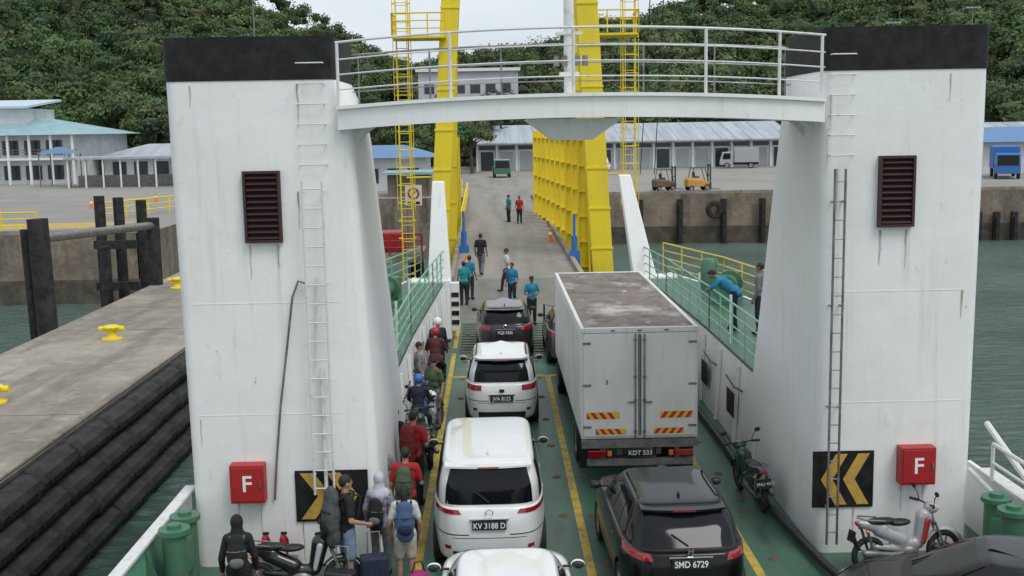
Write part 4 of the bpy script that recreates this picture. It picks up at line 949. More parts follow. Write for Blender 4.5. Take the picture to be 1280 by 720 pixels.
# ================================================================ MOTORCYCLES
def moto(label,loc,rz,body,acc,plate=None,lean=5):
    t=thing('motorcycle',label,'motorcycle',loc,rz,group='motorcycles parked on the deck'); t.rotation_euler=(0,R(-lean),rz)
    wy=.62; r=.285
    for y in (wy,-wy):
        o=bpy.data.objects.new('wheel',None); COL.objects.link(o); o.parent=t; o.location=(0,y,r)
        pr=[]
        for i in range(13):
            a=2*math.pi*i/12; pr.append((r-.045+.045*math.cos(a),.045*math.sin(a)))
        MB().lathe(pr,'x',n=28).obj('tyre',M_tyre,o,smooth=60)
        mb=MB(); mb.lathe([(.20,-.02),(.215,-.025),(.215,.025),(.20,.02),(.20,-.02)],'x',n=28); mb.cyl((-.06,0,0),(.06,0,0),.045,n=12)
        for k in range(5):
            a=2*math.pi*k/5; mb.cyl((0,0,0),(0,.205*math.cos(a),.205*math.sin(a)),.014,n=6)
        mb.cyl((.035,0,0),(.042,0,0),.11,n=20)
        mb.obj('rim',M_grey,o,smooth=40)
    mb=MB(); 
    for s in (-1,1): mb.cyl((s*.06,wy,r),(s*.06,wy-.17,.72),.020,n=8)
    mb.cyl((0,wy-.15,.66),(0,wy-.24,.96),.03,n=10); mb.obj('front_fork',M_grey,t,smooth=40)
    rings=[]
    for i in range(10):
        a=R(15+i*15); rings.append([(-.06,wy+(r+.035)*math.cos(a),r+(r+.035)*math.sin(a)),(0,wy+(r+.06)*math.cos(a),r+(r+.06)*math.sin(a)),(.06,wy+(r+.035)*math.cos(a),r+(r+.035)*math.sin(a)),(0,wy+(r+.03)*math.cos(a),r+(r+.03)*math.sin(a))])
    MB().loft(rings).obj('front_mudguard',body,t,smooth=50)
    mb=MB(); mb.cap((0,.30,.80),(0,.22,.45),.13,.10); mb.cap((0,.2,.40),(0,-.1,.42),.09,.09); mb.cap((0,-.08,.48),(0,-.45,.66),.11,.11); mb.cap((0,-.4,.68),(0,-.78,.78),.11,.05); mb.cap((0,-.1,.35),(0,-.5,.40),.07,.05)
    mk('body_fairing',blob(mb,'fair',[body],.016,3),t)
    mb=MB(); mb.ball((0,.42,.93),(.13,.11,.09)); mk('handlebar_cowl',blob(mb,'cowl',[body],.014,2),t)
    MB().ball((0,.50,.93),(.08,.04,.05)).obj('headlight',M_head,t,smooth=60)
    for s in (-1,1):
        mb=MB(); mb.cap((s*.11,.30,.78),(s*.13,.22,.45),.05,.035); mk('leg_shield',blob(mb,'shield',[acc],.014,2),t)
    mb=MB(); mb.ball((0,-.12,.75),(.12,.20,.055)); mb.ball((0,-.42,.79),(.115,.26,.055)); mk('seat',blob(mb,'seat',[M_blackpl],.014,3),t)
    mb=MB(); mb.tube([(-.33,.26,1.02),(-.18,.36,1.0),(0,.38,.98),(.18,.36,1.0),(.33,.26,1.02)],.014); 
    for s in (-1,1): mb.cyl((s*.33,.26,1.02),(s*.21,.345,1.005),.022,n=10)
    mb.obj('handlebar',M_blackpl,t,smooth=50)
    for s in (-1,1):
        mb=MB(); mb.tube([(s*.2,.35,1.0),(s*.24,.34,1.12),(s*.3,.33,1.18)],.008); mb.ball((s*.32,.33,1.21),(.06,.015,.04)); mb.obj('mirror',M_blackpl,t,smooth=60)
        MB().ball((s*.12,-.70,.68),(.035,.03,.025),n=8,h=5).obj('indicator',M_orange,t,smooth=60)
    MB().ball((0,-.80,.78),(.07,.035,.035),n=10,h=6).obj('tail_light',M_tail,t,smooth=60)
    mb=MB(); mb.tube([(-.13,-.42,.82),(-.13,-.72,.86),(0,-.80,.87),(.13,-.72,.86),(.13,-.42,.82)],.013); mb.obj('grab_rail',M_grey,t,smooth=60)
    mb=MB(); mb.cap((.13,-.2,.28),(.15,-.75,.36),.035,.055); mb.obj('exhaust',M_grey,t,smooth=50)
    mb=MB(); mb.ball((0,.02,.30),(.13,.18,.12)); mb.cyl((-.08,-.1,.3),(-.08,-.62,r),.03,n=8); mb.cyl((.08,-.1,.3),(.08,-.62,r),.025,n=8); mb.obj('engine',M_grey,t,smooth=40)
    for s in (-1,1): MB().cyl((s*.1,-.70,.72),(s*.1,-.58,.32),.022,n=10).obj('shock_absorber',M_grey,t,smooth=40)
    mb=MB(); mb.box((0,-.90,.60),(.20,.012,.17),0,Matrix.Rotation(R(-15),3,'X')); mb.box((0,-.85,.52),(.14,.02,.3),0,Matrix.Rotation(R(20),3,'X')); pl=mb.obj('licence_plate',M_blackpl,t)
    if plate: text(plate,.075,M_lettw,pl,(0,-.912,.60),rot=(R(75),0,0))
    mb=MB(); mb.tube([(-.1,-.05,.25),(-.22,-.02,.0)],.012); mb.obj('kickstand',M_grey,t)
    return t
B_green=paint('moto_green',(.015,.05,.04),coat=.6); B_red=paint('moto_red',(.35,.02,.02)); B_silver=paint('moto_silver',(.42,.42,.44)); B_blue=paint('moto_blue',(.03,.12,.3)); B_blk=paint('moto_black',(.010,.010,.012),coat=.5)
moto('dark green underbone motorcycle with number plate, parked',(4.58,19.6,0),R(6),B_green,B_blk,plate='PNU 4512')
moto('silver and red motorcycle parked across the deck',(6.2,16.25,0),R(-80),B_silver,B_red)
moto('black motorcycle parked beside fire extinguishers',(-2.95,15.75,0),R(-84),B_blk,B_silver)
moto('blue motorcycle parked along the side wall',(-1.72,23.7,0),R(-8),B_blue,B_blk,lean=0)
moto('red motorcycle parked along the side wall',(-1.70,25.9,0),R(5),B_red,B_blk)
moto('black motorcycle parked along the side wall',(-1.75,21.6,0),R(3),B_blk,B_silver)
moto('dark motorcycle parked near the forward side wall',(-1.62,29.0,0),R(-4),B_blk,B_red,lean=0)
moto('black motorcycle parked beside the truck',(4.55,27.6,0),R(4),B_blk,B_red)
moto('green and black motorcycle squeezed beside the wall',(-1.52,22.6,0),R(12),B_green,B_silver)
moto('silver motorcycle parked in the row by the wall',(-1.5,24.7,0),R(-14),B_silver,B_blk)
for l,m_,lb_ in (((-1.72,21.2,.83),M_red,'glossy red helmet resting on a motorcycle seat'),((-1.48,24.25,.83),M_white,'white helmet resting on a motorcycle seat'),((-1.68,25.5,.83),M_blue,'blue helmet resting on a motorcycle seat')):
    t=thing('motorcycle_helmet',lb_,'helmet',l,.4,group='helmets on motorcycle seats')
    mb=MB(); mb.ball((0,0,.12),(.125,.15,.125)); mk('shell',blob(mb,'h',[m_],.012,2),t); MB().ball((0,.08,.12),(.105,.085,.06)).obj('visor',M_glass,t,smooth=60)

# ================================================================ LINK BRIDGE + YELLOW GANTRY
mb=MB(); mb.add([(-1.75,47.0,.40),(3.6,47.0,.40),(3.3,64,.82),(2.9,90,1.42),(-1.95,90,1.42),(-1.85,64,.82)],[(0,1,2,5),(5,2,3,4)])
o=mb.obj('link_road',M_link,fixn=False); o['kind']='structure'
mb=MB()
for s in (0,1):
    a=[(-1.95,47),(-2.05,64),(-2.15,89)] if s==0 else [(3.6,47),(3.35,64),(2.95,89)]
    rings=[[(x,y,z-.6),(x+.2,y,z-.6),(x+.2,y,z+.22),(x,y,z+.22)] for (x,y),z in zip(a,(.4,.82,1.41))]
    mb.loft(rings)
lb=thing('link_bridge','concrete and steel link bridge joining ferry to shore','link bridge')
mb.split('side_kerb',M_conc,lb)
mb=MB(); mb.add([(-1.9,47.0,-.3),(3.55,47.0,-.3),(2.9,89,.8),(-2.1,89,.8),(-1.9,47,.37),(3.55,47,.37),(2.9,89,1.38),(-2.1,89,1.38)],[(0,1,5,4),(1,2,6,5),(3,0,4,7),(0,3,2,1)]); mb.obj('girder',M_grey,lb)
mb=MB()
for x,y in ((-1.6,55),(3.0,55),(-1.6,72),(2.6,72)): mb.cyl((x,y,-6),(x,y,.2),.5,n=16)
mb.split('pier',M_quay,lb,smooth=40)
mb=MB(); railing(mb,[(-1.95,66,.95),(-2.05,88,1.6)],1.0,3,1.6,.035); mb.obj('railing',M_gyellow,lb,smooth=40)
def leg(mb,xb,xt,y,zb,zt,w=.95,d=1.1):
    mb.loft([[(xb-w/2,y,zb),(xb+w/2,y,zb),(xb+w/2,y+d,zb),(xb-w/2,y+d,zb)],[(xt-w/2,y,zt),(xt+w/2,y,zt),(xt+w/2,y+d,zt),(xt-w/2,y+d,zt)]])
G=thing('ramp_gantry','tall yellow steel gantry towers lifting the link bridge','gantry')
for a in ((-2.95,-1.35,54,-2,20,.85),(-2.35,-1.75,59,-2,20,.5,.6),(5.25,4.05,53,-2,20,1.0),(4.75,4.25,58,-2,20,.5,.6)):
    mb=MB(); leg(mb,*a); lg=mb.obj('gantry_leg',M_gyellow,G,bevel=.03)
    xb,xt,y0_,zb,zt,w_=a[:6]
    mb=MB()
    for k in range(7):
        z=1.0+k*1.9; x=xb+(xt-xb)*(z-zb)/(zt-zb); mb.bx(x-w_/2-.04,x+w_/2+.04,y0_-.04,y0_-.002,z,z+.09)
    mb.split('flange_plate',M_gyellow,lg)
mb=MB(); mb.bx(-2.6,5,54,55,17,18.2); mb.obj('cross_girder',M_gyellow,G)
for s,x in ((-1,-4.2),(1,6.55)):
    mb=MB()
    for xx in (x-.28,x+.28):
        mb.cyl((xx,54.3,-1 if s<0 else 3.8),(xx,54.3,14.5),.035,n=6)
    n=46
    for i in range(n):
        z=(-1 if s<0 else 3.8)+i*.4
        if z<14.3: mb.cyl((x-.28,54.3,z),(x+.28,54.3,z),.02,n=5)
    for i in range(16):
        z=1.6+i*.85
        if s>0 and z<4: continue
        if z<14: mb.tube([(x-.28,54.3,z),(x-.42,53.95,z),(x-.25,53.6,z),(x+.25,53.6,z),(x+.42,53.95,z),(x+.28,54.3,z)],.022,5)
    for a in (-.42,-.25,.25,.42): mb.cyl((x+a,53.6 if abs(a)<.3 else 53.95,3),(x+a,53.6 if abs(a)<.3 else 53.95,14),.018,n=5)
    for z in (4.5,7.8,11): mb.cyl((x,54.3,z),((-2.3 if s<0 else 4.7),54.5,z),.045,n=6)
    mb.obj('ladder_cage',M_gyellow,G)
    z=11.0; xa,xb=(-4.6,-2.1) if s<0 else (4.7,6.9)
    mb=MB(); mb.bx(xa,xb,53.3,55.2,z,z+.1); railing(mb,[(xa,53.3,z+.1),(xb,53.3,z+.1)],1.05,3,.8,.03); railing(mb,[(xa if s<0 else xb,53.3,z+.1),(xa if s<0 else xb,55.2,z+.1)],1.05,3,.8,.03)
    mb.obj('service_platform',M_gyellow,G)
for xx,yy in ((-1.55,56),(3.75,52.6)):
    mb=MB(); mb.cyl((xx,yy,.2),(xx,yy,1.7),.14,n=12); mb.cyl((xx,yy,1.7),(xx,yy,2.7),.07,n=10); mb.bx(xx-.25,xx+.25,yy-.2,yy+.2,.3,1.0)
    mb.obj('hydraulic_cylinder',M_blue,G,smooth=40)
gc=MB(); gc.bx(-.22,.22,-.05,.05,-2.5,6.3)
for x in (-.25,.25): gc.bx(x-.03,x+.03,-.22,.22,-2.5,6.3)
for k in range(6): gc.bx(-.22,.22,-.2,-.05,-.4+k*1.25,-.34+k*1.25)
gcm=gc.mesh('guide_column',M_gyellow,None,True)
for i in range(10):
    y=55.5+i*2.2; x=4.42-i*.165
    o=mk('guide_column',gcm,loc=(x,y,.25)); tag(o,'tall yellow steel guide column beside the link bridge','column','yellow guide columns')
for i in range(5):
    y=60+i*4.5; x=-2.35-i*.03
    o=mk('guide_column',gcm,loc=(x,y,.2)); o.scale=(.62,1,.95); tag(o,'slim yellow steel guide column beside the link bridge','column','yellow guide columns')
for a,b_ in (((8.5,60,16),(11.5,88,3)),((9.2,60,16),(12.6,88,3)),):
    o=MB().tube([a,tuple((Vector(a)+Vector(b_))/2-Vector((0,0,.6))),b_],.03,6).obj('cable',M_blackpl); tag(o,'black overhead cable running down to the quay','cable','overhead cables')
t=thing('no_entry_sign','white notice board with red prohibition ring on posts','sign',(-4.15,58,0))
MB().bx(-.43,.43,0,.05,2.9,3.95).obj('board',M_white,t); MB().lathe([(.22,0),(.22,.02),(.30,.02),(.30,0)],'z',n=28).box((0,0,.012),(.50,.06,.015),0,Matrix.Rotation(R(45),3,'Z')).obj('prohibition_ring',M_red,t,loc=(0,-.01,3.52),rot=(R(90),0,0))
MB().cyl((-.35,.08,-2),(-.35,.08,3.95),.04).cyl((.35,.08,-2),(.35,.08,3.95),.04).split('post',M_grey,t)
MB().bx(-.32,.32,-.02,-.005,2.97,3.10).obj('text_strip',M_black,t)
t=thing('mooring_platform','steel platform with red machinery beside the link bridge','platform',(-5.2,57,0))
MB().bx(-1.6,1.6,-2,2,.3,.7).obj('slab',M_conc,t); mb=MB(); railing(mb,[(-1.6,-2,.7),(1.6,-2,.7)],1.0,3,.8,.04); mb.obj('railing',M_red,t)
MB().bx(-.9,.5,-1,.6,.72,1.7).cyl((-.2,-1.1,1.2),(-.2,.8,1.2),.35,n=16).obj('machinery',M_red,t,bevel=.03)
for s in(-1,1): MB().cyl((s*1.2,0,-6),(s*1.2,0,.3),.35,n=14).obj('pile',M_rubber,t)

# ================================================================ SHORE BUILDINGS
M_wallw=mat('building_white',(.66,.67,.67),.7,col2=(.50,.51,.51),nscale=.6); M_roofg=mat('roof_grey_blue',(.42,.46,.50),.55,col2=(.29,.32,.35),nscale=.4,stretch=(3,.2,1))
M_teal=mat('teal_roof',(.30,.45,.48),.55,col2=(.21,.34,.37),nscale=.8); M_win=mat('window_dark',(.03,.04,.05),.15); M_shut=mat('shutter_grey',(.36,.38,.40),.6)
def warehouse(x0,x1,y0,y1,z1,ridge,label,n):
    t=thing('warehouse',label,'warehouse')
    MB().bx(x0,x1,y0,y1,1.38,z1).obj('wall',M_wallw,t)
    ym=(y0+y1)/2
    mb=MB(); mb.ext([(x0-.5,y0-1.6,z1-.15),(x0-.5,ym,ridge),(x0-.5,y1+1,z1-.15),(x0-.5,y1+1,z1+.02),(x0-.5,ym,ridge+.2),(x0-.5,y0-1.6,z1+.02)],(x1-x0+1,0,0)); r=mb.obj('roof',M_roofg,t)
    mb=MB()
    k=int((x1-x0)/1.8)
    for i in range(k): 
        x=x0+i*1.8; mb.ext([(x,y0-1.6,z1+.022),(x+.06,y0-1.6,z1+.022),(x+.06,ym,ridge+.21),(x,ym,ridge+.21)],(0,0,.05))
    mb.split('roof_rib',M_roofg,r)
    wd=(x1-x0)/n
    for i in range(n):
        x=x0+i*wd
        MB().bx(x+wd*.18,x+wd*.82,y0-.04,y0-.003,1.45,z1-1.1).obj('roller_door',M_shut if i%3 else M_win,t)
        MB().bx(x+wd*.1,x+wd*.9,y0-.05,y0-.003,z1-.85,z1-.35).obj('window',M_win,t)
        MB().bx(x-.12,x+.12,y0-.35,y0-.06,1.4,z1-.2).obj('pilaster',M_white,t)
warehouse(-2,37.5,142,162,4.9,6.9,'long white warehouse with ribbed grey roof',16)
warehouse(38.5,75,146,160,4.6,6.2,'white port shed with roller doors',12)
t=thing('terminal_building','two storey white terminal with teal hipped roof','building')
MB().bx(-66,-47,128,146,1.38,7.0).obj('wall',M_wallw,t)
def hip(mb,x0,x1,y0,y1,z0,z1,ins):
    mb.add([(x0,y0,z0),(x1,y0,z0),(x1,y1,z0),(x0,y1,z0),(x0+ins,(y0+y1)/2-.5,z1),(x1-ins,(y0+y1)/2-.5,z1),(x1-ins,(y0+y1)/2+.5,z1),(x0+ins,(y0+y1)/2+.5,z1)],[(0,1,5,4),(1,2,6,5),(2,3,7,6),(3,0,4,7),(4,5,6,7),(3,2,1,0)])
mb=MB(); hip(mb,-67.5,-45.5,126.5,147.5,6.9,8.9,8); mb.obj('roof',M_teal,t)
MB().bx(-66,-54.5,133,142,7.6,10.0).obj('roof_room',M_wallw,t); MB().ext([(-66.8,132.2,10.0),(-53.8,132.2,10.0),(-53.8,142.8,11.0),(-66.8,142.8,11.0)],(0,0,.25)).obj('upper_roof',mat('pale_blue_roof',(.50,.60,.66),.5),t)
for i in range(7):
    for z in (1.9,4.7): MB().bx(-65+i*2.45,-63.2+i*2.45,127.94,127.99,z,z+1.6).obj('window',M_win,t)
mb=MB(); mb.bx(-66.5,-46.5,126.8,128,4.1,4.35); mb.obj('balcony_slab',M_white,t)
mb=MB()
for i in range(9): mb.bx(-66.3+i*2.4,-66.05+i*2.4,126.85,127.1,1.4,6.9)
mb.split('column',M_white,t)
mb=MB(); railing(mb,[(-66.5,126.9,4.35),(-46.5,126.9,4.35)],.9,3,1.4,.03); mb.obj('balcony_railing',M_grey,t)
t=thing('terminal_annex','low white building with grey roof beside trees','building')
MB().bx(-46,-33,134,144,1.38,4.2).obj('wall',M_wallw,t); mb=MB(); hip(mb,-47,-32,133,145,4.15,5.6,5); mb.obj('roof',M_roofg,t)
for i in range(5): MB().bx(-45+i*2.5,-43.4+i*2.5,133.94,133.99,2,3.6).obj('window',M_win,t)
t=thing('covered_walkway','long low shelter with grey roof on posts','shelter')
MB().ext([(-44,116,4.3),(-31,116,4.3),(-31,122,4.3),(-44,122,4.3)],(0,0,.22)).obj('roof',M_roofg,t)
mb=MB()
for i in range(8):
    for y in (116.3,121.7): mb.cyl((-43.7+i*1.8,y,1.4),(-43.7+i*1.8,y,4.3),.09,n=8)
mb.split('post',M_white,t); MB().bx(-43.5,-31.5,118.5,119,1.4,2.6).obj('bench_row',M_grey,t)
t=thing('gazebo','small blue canopy shelter on four posts','gazebo',(-46.2,121,0))
mb=MB(); hip(mb,-1.8,1.8,-1.8,1.8,4.9,5.6,1.7); mb.obj('canopy',mat('dusty_blue',(.12,.20,.34),.7),t)
mb=MB(); 
for x in(-1.6,1.6):
    for y in(-1.6,1.6): mb.cyl((x,y,1.4),(x,y,4.9),.07,n=8)
mb.split('post',M_grey,t)
t=thing('ticket_office','low building with blue roof beyond the quay','building')
MB().bx(-13.5,-6,100,108,1.38,4.4).obj('wall',M_wallw,t); mb=MB(); hip(mb,-14.2,-5.2,99,109,4.35,5.4,3); mb.obj('roof',mat('faded_blue_roof',(.11,.22,.40),.6),t)
for i in range(4): MB().bx(-13+i*1.8,-12+i*1.8,99.95,99.99,2.1,3.4).obj('window',M_win,t)
t=thing('guard_hut','dark hut with pale canopy behind the tower','hut')
MB().bx(-8.6,-5.2,91,95,1.38,3.2).obj('wall',M_quay,t); MB().bx(-9,-4.8,90.4,95.5,3.2,3.4).obj('roof',M_teal,t)
t=thing('hillside_building','pale flat roofed building in front of the hill','building')
MB().bx(-12,4.3,186,196,1.3,16.0).obj('wall',mat('pale_concrete',(.54,.56,.58),.7,col2=(.44,.46,.48),nscale=.5),t); MB().bx(-12.4,4.7,185.5,196.5,16.0,16.5).obj('roof',M_white,t)
for k in range(3):
    for i in range(6): MB().bx(-11+i*2.5,-9.4+i*2.5,185.94,185.99,6.5+k*3,8+k*3).obj('window',M_win,t)
t=thing('blue_shed','low shed with blue roof near the container yard','shed')
MB().bx(48,70,112,122,1.38,4.6).obj('wall',M_wallw,t); mb=MB(); hip(mb,47,71,111,123,4.55,6.0,5); mb.obj('roof',MATS['faded_blue_roof'],t)
for pts,lab in (([(-60,64,1.4),(-26,64,1.4)],'yellow steel railing along the quay edge'),([(-25,72,1.4),(-20,84,1.4)],'yellow steel railing beside the approach'),([(-2.6,92,1.4),(-3.4,104,1.4)],'yellow steel railing beside the road')):
    mb=MB(); railing(mb,pts,1.1,3,2,.04); o=mb.obj('railing',M_gyellow); tag(o,lab,'railing','yellow railings on the quay')
mb=MB(); mb.add([(-60,66,1.404),(-24,66,1.404),(-22,70,1.404),(-60,70,1.404)],[(0,1,2,3)]); 
o=mb.obj('painted_marking',M_yellow,fixn=False); o['kind']='structure'
mb=MB(); mb.add([(-1.95,90,1.424),(2.9,90,1.424),(3.0,142,1.408),(-5,142,1.408)],[(0,1,2,3)]); o=mb.obj('road',M_link,fixn=False); o['kind']='structure'
def lamp(loc,h,label):
    t=thing('street_lamp',label,'street lamp',loc,group='tall light poles')
    MB().cyl((0,0,0),(0,0,h),.16,.08,n=10).obj('pole',M_grey,t,smooth=40)
    MB().bx(-1.1,1.1,-.08,.08,h-.1,h+.05).obj('cross_arm',M_grey,t)
    for x in (-.9,-.3,.3,.9): MB().box((x,-.2,h-.12),(.4,.5,.18)).obj('lamp_head',M_roofg,t)
lamp((-36,175,1.4),30,'tall grey light pole near the forest'); lamp((9.0,120,1.4),15.5,'tall grey light pole in the port yard'); lamp((74,175,1.4),22.5,'tall grey light pole near the forest')
lamp((60,170,1.4),20,'tall grey light pole near the forest')
def cone(loc):
    t=thing('traffic_cone','orange and white traffic cone on the ground','traffic cone',loc,group='traffic cones')
    MB().bx(-.2,.2,-.2,.2,0,.04).cyl((0,0,.04),(0,0,.75),.15,.03,n=14).obj('cone_body',M_orange,t); MB().cyl((0,0,.35),(0,0,.5),.115,.087,n=14).obj('reflective_band',M_white,t)
for l in ((-30,84,1.4),(-27,90,1.4),(-1.3,49.5,.46),(3.0,60,.72),(-1.5,37.6,0)): cone(l)

# ================================================================ far vehicles
def small_truck(label,loc,rz,cabm,boxm,L=6.5,flat=False,sc=1.0):
    t=thing('truck',label,'truck',loc,rz); t.scale=(sc,sc,sc)
    prof=[(0,.5),(1.9,.5),(1.9,1.2),(1.55,2.3),(.05,2.35)]
    MB().ext([(-1.05,L/2-1.9+y,z) for y,z in prof],(2.1,0,0)).obj('cab',cabm,t,bevel=.06)
    MB().add([(-.92,L/2+.02,1.25),(.92,L/2+.02,1.25),(.88,L/2-.32,2.2),(-.88,L/2-.32,2.2)],[(0,1,2,3)]).obj('windshield',M_glass,t)
    for s in (-1,1): MB().add([(s*1.06,L/2-1.5,1.3),(s*1.06,L/2-.35,1.3),(s*1.06,L/2-.55,2.15),(s*1.06,L/2-1.5,2.15)],[(0,1,2,3)]).obj('side_window',M_glass,t)
    MB().bx(-1.12,1.12,-L/2,L/2-2.05,.85,1.4 if flat else 2.9).obj('cargo_bed' if flat else 'cargo_box',boxm,t,bevel=.03)
    MB().bx(-.5,.5,-L/2,L/2-.1,.5,.84).obj('chassis',M_blackpl,t)
    for y in (-L/2+1.1,L/2-1.0):
        for s in (-1,1): wheel(t,(s*.95,y,.42),s<0,1.27)
    return t
small_truck('grey box truck parked by the warehouse',(30.2,138,1.4),R(80),M_shut,M_shut,5.5,sc=.85)
small_truck('blue lorry cab parked by the shed',(47.6,104,1.4),R(160),M_blue,M_blue,7)
small_truck('green pickup lorry driving on the port road',(.9,124,1.41),R(182),paint('dull_green',(.04,.14,.10)),M_green,5.0,True,.85)
car('white van-like car parked in the port yard',(12,136,1.4),R(85),4.4,1.75,1.7,P_white,emblem='disc')
def forklift(loc,rz,m,sc=.74):
    t=thing('forklift','forklift with overhead guard standing on the quay','forklift',loc,rz,group='forklifts on the quay'); t.scale=(sc,sc,sc)
    MB().loft([[(-.6,-1.3,.4),(.6,-1.3,.4),(.6,1.0,.4),(-.6,1.0,.4)],[(-.6,-1.35,1.1),(.6,-1.35,1.1),(.6,1.0,.9),(-.6,1.0,.9)],[(-.5,-1.2,1.35),(.5,-1.2,1.35),(.5,-.3,1.3),(-.5,-.3,1.3)]]).obj('body',m,t,bevel=.06)
    mb=MB()
    for x in(-.52,.52):
        mb.cyl((x,.9,.9),(x,.5,2.3),.04,n=6); mb.cyl((x,-.9,1.3),(x,-.7,2.3),.04,n=6)
    mb.bx(-.56,.56,-.8,.6,2.3,2.36); mb.obj('overhead_guard',M_blackpl,t)
    mb=MB()
    for x in(-.35,.35): mb.bx(x-.06,x+.06,1.1,1.22,.1,2.7)
    for z in(.5,1.5,2.5): mb.bx(-.35,.35,1.12,1.2,z,z+.1)
    mb.obj('mast',M_blackpl,t)
    mb=MB()
    for x in(-.3,.3): mb.bx(x-.07,x+.07,1.24,2.3,.12,.18); mb.bx(x-.07,x+.07,1.23,1.3,.18,.8)
    mb.obj('fork',M_grey,t); MB().bx(-.25,.25,-.5,0,1.3,1.45).bx(-.25,.25,-.6,-.48,1.45,1.9).obj('seat',M_blackpl,t)
    for y,s_ in ((.75,1.0),(-.95,.85)):
        for s in(-1,1): wheel(t,(s*.56,y,.33*s_),s<0,s_)
forklift((14.2,93.2,1.4),R(-70),mat('forklift_brown',(.12,.08,.05),.6)); forklift((16.9,92.5,1.4),R(-80),mat('forklift_amber',(.50,.27,.05),.5),.8)

# ================================================================ HILLS + FOREST
RX=[-200,-130,-80,-60,-50,-42,-29,-20,-10,0,8,20,33,60,90,140,220]; RZ=[52,54,50,44,38,33,25,20,21,23,24,27,33,42,50,52,50]
def ridge(x): return float(np.interp(x,RX,RZ))
def hz(x,y):
    t=(y-158)/(300-158); t=max(0,min(1,t)); base=1.0
    nx=mnoise.noise(Vector((x*.02,y*.02,0)))*5+mnoise.noise(Vector((x*.06,y*.06,3)))*2
    top=ridge(x*1.0)
    return base+(top-base)*t**.95*.86+nx*min(1,t*4)
mb=MB(); nx_,ny_=70,40; vs=[]
for j in range(ny_+1):
    for i in range(nx_+1):
        x=-230+i*(480/nx_); y=152+j*(230/ny_); z=hz(x,y) if y<300 else hz(x,300)-(y-300)*.15
        if j==0: z=-1
        vs.append((x,y,z))
fs=[(j*(nx_+1)+i,j*(nx_+1)+i+1,(j+1)*(nx_+1)+i+1,(j+1)*(nx_+1)+i) for j in range(ny_) for i in range(nx_)]
M_hill=layered('hill_soil',(.055,.075,.032),[((.035,.05,.022),.3,(1,1,1),.45,.65,.8)],rough=.95)
M_slope=layered('bare_slope',(.20,.145,.10),[((.27,.21,.16),.2,(1,1,1),.4,.62,.9),((.08,.10,.045),.35,(1,1,1),.48,.60,.85)],rough=.95)
mb.add(vs,fs); mb.m=[1 if (-110<vs[f[0]][0]<-58 and 158<vs[f[0]][1]<184) else 0 for f in fs]
o=mb.obj('hillside_terrain',[M_hill,M_slope],smooth=60,fixn=False); o['kind']='structure'
m=bpy.data.materials.new('foliage'); m.use_nodes=True; nt=m.node_tree; N=nt.nodes; Lk=nt.links; b=N['Principled BSDF']
at=N.new('ShaderNodeAttribute'); at.attribute_name='tint'; Lk.new(at.outputs['Color'],b.inputs['Base Color']); b.inputs['Roughness'].default_value=.75; b.inputs['Specular IOR Level'].default_value=.2
M_leaf=m
def icos(n):
    bm=bmesh.new(); bmesh.ops.create_icosphere(bm,subdivisions=n,radius=1); a=np.array([v.co[:] for v in bm.verts]); f=[[v.index for v in f.verts] for f in bm.faces]; bm.free(); return a,f
I1=icos(1); I2=icos(2)
def crowns(C,K,leaf,core=True,seed=1,bodyk=.86,low=False):
    rng=np.random.RandomState(seed); V=[];Fc=[];T=[];o=0
    ico,icf=I1 if low else I2
    for (c,r,col) in C:
        c=np.array(c);r=np.array(r);col=np.array(col)
        lob=rng.normal(size=(7,3)); lob/=np.linalg.norm(lob,axis=1)[:,None]; lob[:,2]=np.abs(lob[:,2])*.8
        def lump(d): 
            q=(d@lob.T).max(axis=1); return .70+.45*np.clip((q-.55)/.45,0,1)**.8
        if core:
            d=ico; rr=lump(d)*bodyk*(1+rng.uniform(-.10,.10,size=len(d)))
            V.append(c+d*r*rr[:,None]); Fc+=[[a+o for a in f] for f in icf]
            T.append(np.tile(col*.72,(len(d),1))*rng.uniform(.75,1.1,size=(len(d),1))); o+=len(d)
        k=int(K*(.7+.6*rng.rand()))
        d=rng.normal(size=(k,3)); d[:,2]=d[:,2]*.8+.35; d[:,1]-=.35; d/=np.linalg.norm(d,axis=1)[:,None]
        p=c+d*r*(lump(d)*rng.uniform(.84,1.12,size=k))[:,None]
        n=d+rng.normal(size=(k,3))*.45; n/=np.linalg.norm(n,axis=1)[:,None]
        a=np.cross(n,rng.normal(size=(k,3))); a/=np.linalg.norm(a,axis=1)[:,None]; b=np.cross(n,a)
        s=leaf*rng.uniform(.45,1.25,size=(k,1)); 
        q=np.stack([p-a*s,p-b*s*.6,p+a*s,p+b*s*.6],axis=1).reshape(-1,3); V.append(q)
        Fc+=[[o+4*i,o+4*i+1,o+4*i+2,o+4*i+3] for i in range(k)]
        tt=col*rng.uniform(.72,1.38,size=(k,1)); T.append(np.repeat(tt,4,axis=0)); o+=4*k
    return np.concatenate(V),Fc,np.concatenate(T)
def leafobj(name,C,K,leaf,seed,**k):
    V,Fc,T=crowns(C,K,leaf,seed=seed,**k)
    me=bpy.data.meshes.new(name); me.from_pydata(V.tolist(),[],Fc); me.materials.append(M_leaf)
    ca=me.color_attributes.new('tint','FLOAT_COLOR','POINT'); ca.data.foreach_set('color',np.concatenate([T,np.ones((len(T),1))],axis=1).astype(np.float32).ravel())
    return me
cols=[(.060,.098,.038),(.072,.118,.040),(.052,.084,.036),(.088,.132,.048),(.100,.138,.055),(.064,.108,.050),(.076,.100,.042),(.110,.130,.060)]
C=[]; rng=np.random.RandomState(5)
y=160.0
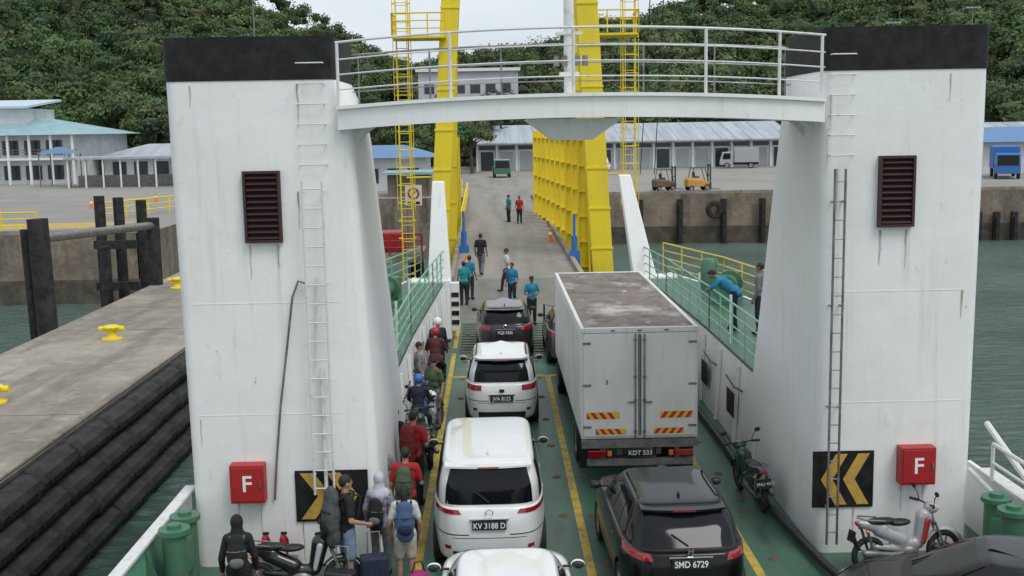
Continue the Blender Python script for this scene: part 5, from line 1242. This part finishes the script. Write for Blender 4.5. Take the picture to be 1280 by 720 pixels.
while y<312:
    st=3.3+ (y-160)*.008
    x=-62-(y-150)*.42
    xe=90+(y-150)*.5
    while x<xe:
        px=x+rng.uniform(-1.6,1.6); py=y+rng.uniform(-1.6,1.6)
        if not(-14<px<7 and 183<py<199) and not (py<170 and -4<px<76):
            r=rng.uniform(1.4,3.0)*(1.3 if rng.rand()<.12 else 1)
            bare=mnoise.noise(Vector((px*.05,py*.05,9)))
            if not (px<-60 and 163<py<182 and bare>-.12):
                zc=hz(px,py); hh=rng.uniform(1.8,5.5)
                k=cols[rng.randint(len(cols))]; f=rng.uniform(.78,1.2)*(1+.35*mnoise.noise(Vector((px*.04,py*.04,2))))
                C.append(((px,py,zc+hh),(r,r,r*rng.uniform(.7,1.15)),tuple(q*f for q in k)))
        x+=st*rng.uniform(.75,1.2)
    y+=st*.92
print('crowns',len(C))
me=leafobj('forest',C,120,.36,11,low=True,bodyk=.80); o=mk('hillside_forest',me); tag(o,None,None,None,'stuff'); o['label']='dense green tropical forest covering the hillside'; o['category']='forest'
mb=MB()
for i in range(220):
    c=C[rng.randint(len(C))]; (x,y,z),r,_=c; mb.cyl((x,y-r[1]*.8,z-5),(x+rng.uniform(-.6,.6),y-r[1]*.7,z+.4),.10,.05,n=5)
o=mb.obj('forest_trunks',mat('pale_bark',(.30,.28,.23),.9)); tag(o,'pale trunks showing between the hillside trees','trees',None,'stuff')
M_bark=mat('bark',(.10,.075,.055),.9,col2=(.06,.045,.035),nscale=6,bump=.5)
def treemeshes(seed):
    rg=random.Random(seed); mb=MB(); tips=[]
    mb.tube([(0,0,-.3),(.1,.05,1.5),(.05,.15,3.0),(.2,.1,4.4)],[.32,.24,.19,.12],8)
    for k in range(6):
        a=k*1.05+rg.uniform(-.3,.3); z=2.4+k*.33; e=(math.cos(a)*rg.uniform(1.3,2.1),math.sin(a)*rg.uniform(1.3,2.1),z+rg.uniform(1.2,2.2))
        mb.tube([(.1,.1,z),(e[0]*.5,e[1]*.5,z+.7),e],[.12,.08,.04],6); tips.append(e)
    tips.append((.2,.1,5.4))
    Cc=[(tuple(e),(rg.uniform(1.0,1.5),)*2+(rg.uniform(.8,1.1),),tuple(q*rg.uniform(.8,1.2) for q in cols[rg.randrange(len(cols))])) for e in tips]
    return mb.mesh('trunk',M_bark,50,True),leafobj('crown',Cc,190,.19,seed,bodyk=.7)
TM=[treemeshes(s) for s in (1,2,3)]
def tree(loc,k,s,lab='broadleaf tree with rounded uneven green crown'):
    t=thing('tree',lab,'tree',loc,random.uniform(0,6),group='trees around the port buildings'); t.scale=(s,s,s); mk('trunk',TM[k][0],t); mk('crown',TM[k][1],t)
i=0
for x,y,s in ((-2.5,135,.9),(-5,138,1.0),(-8,136,.85),(-1,150,1.2),(-12,140,1.1),(-16,150,1.3),(-40,150,1.4),(-46,152,1.5),(-52,155,1.5),(-35,146,1.4),(-30,150,1.5),(-24,152,1.5),(-22,120,1.0),(40,144,1.0),(78,140,1.5),(-20,148,1.4),(-66,150,1.5),(2,166,1.6),(-58,152,1.5)):
    tree((x,y,1.3),i%3,s); i+=1
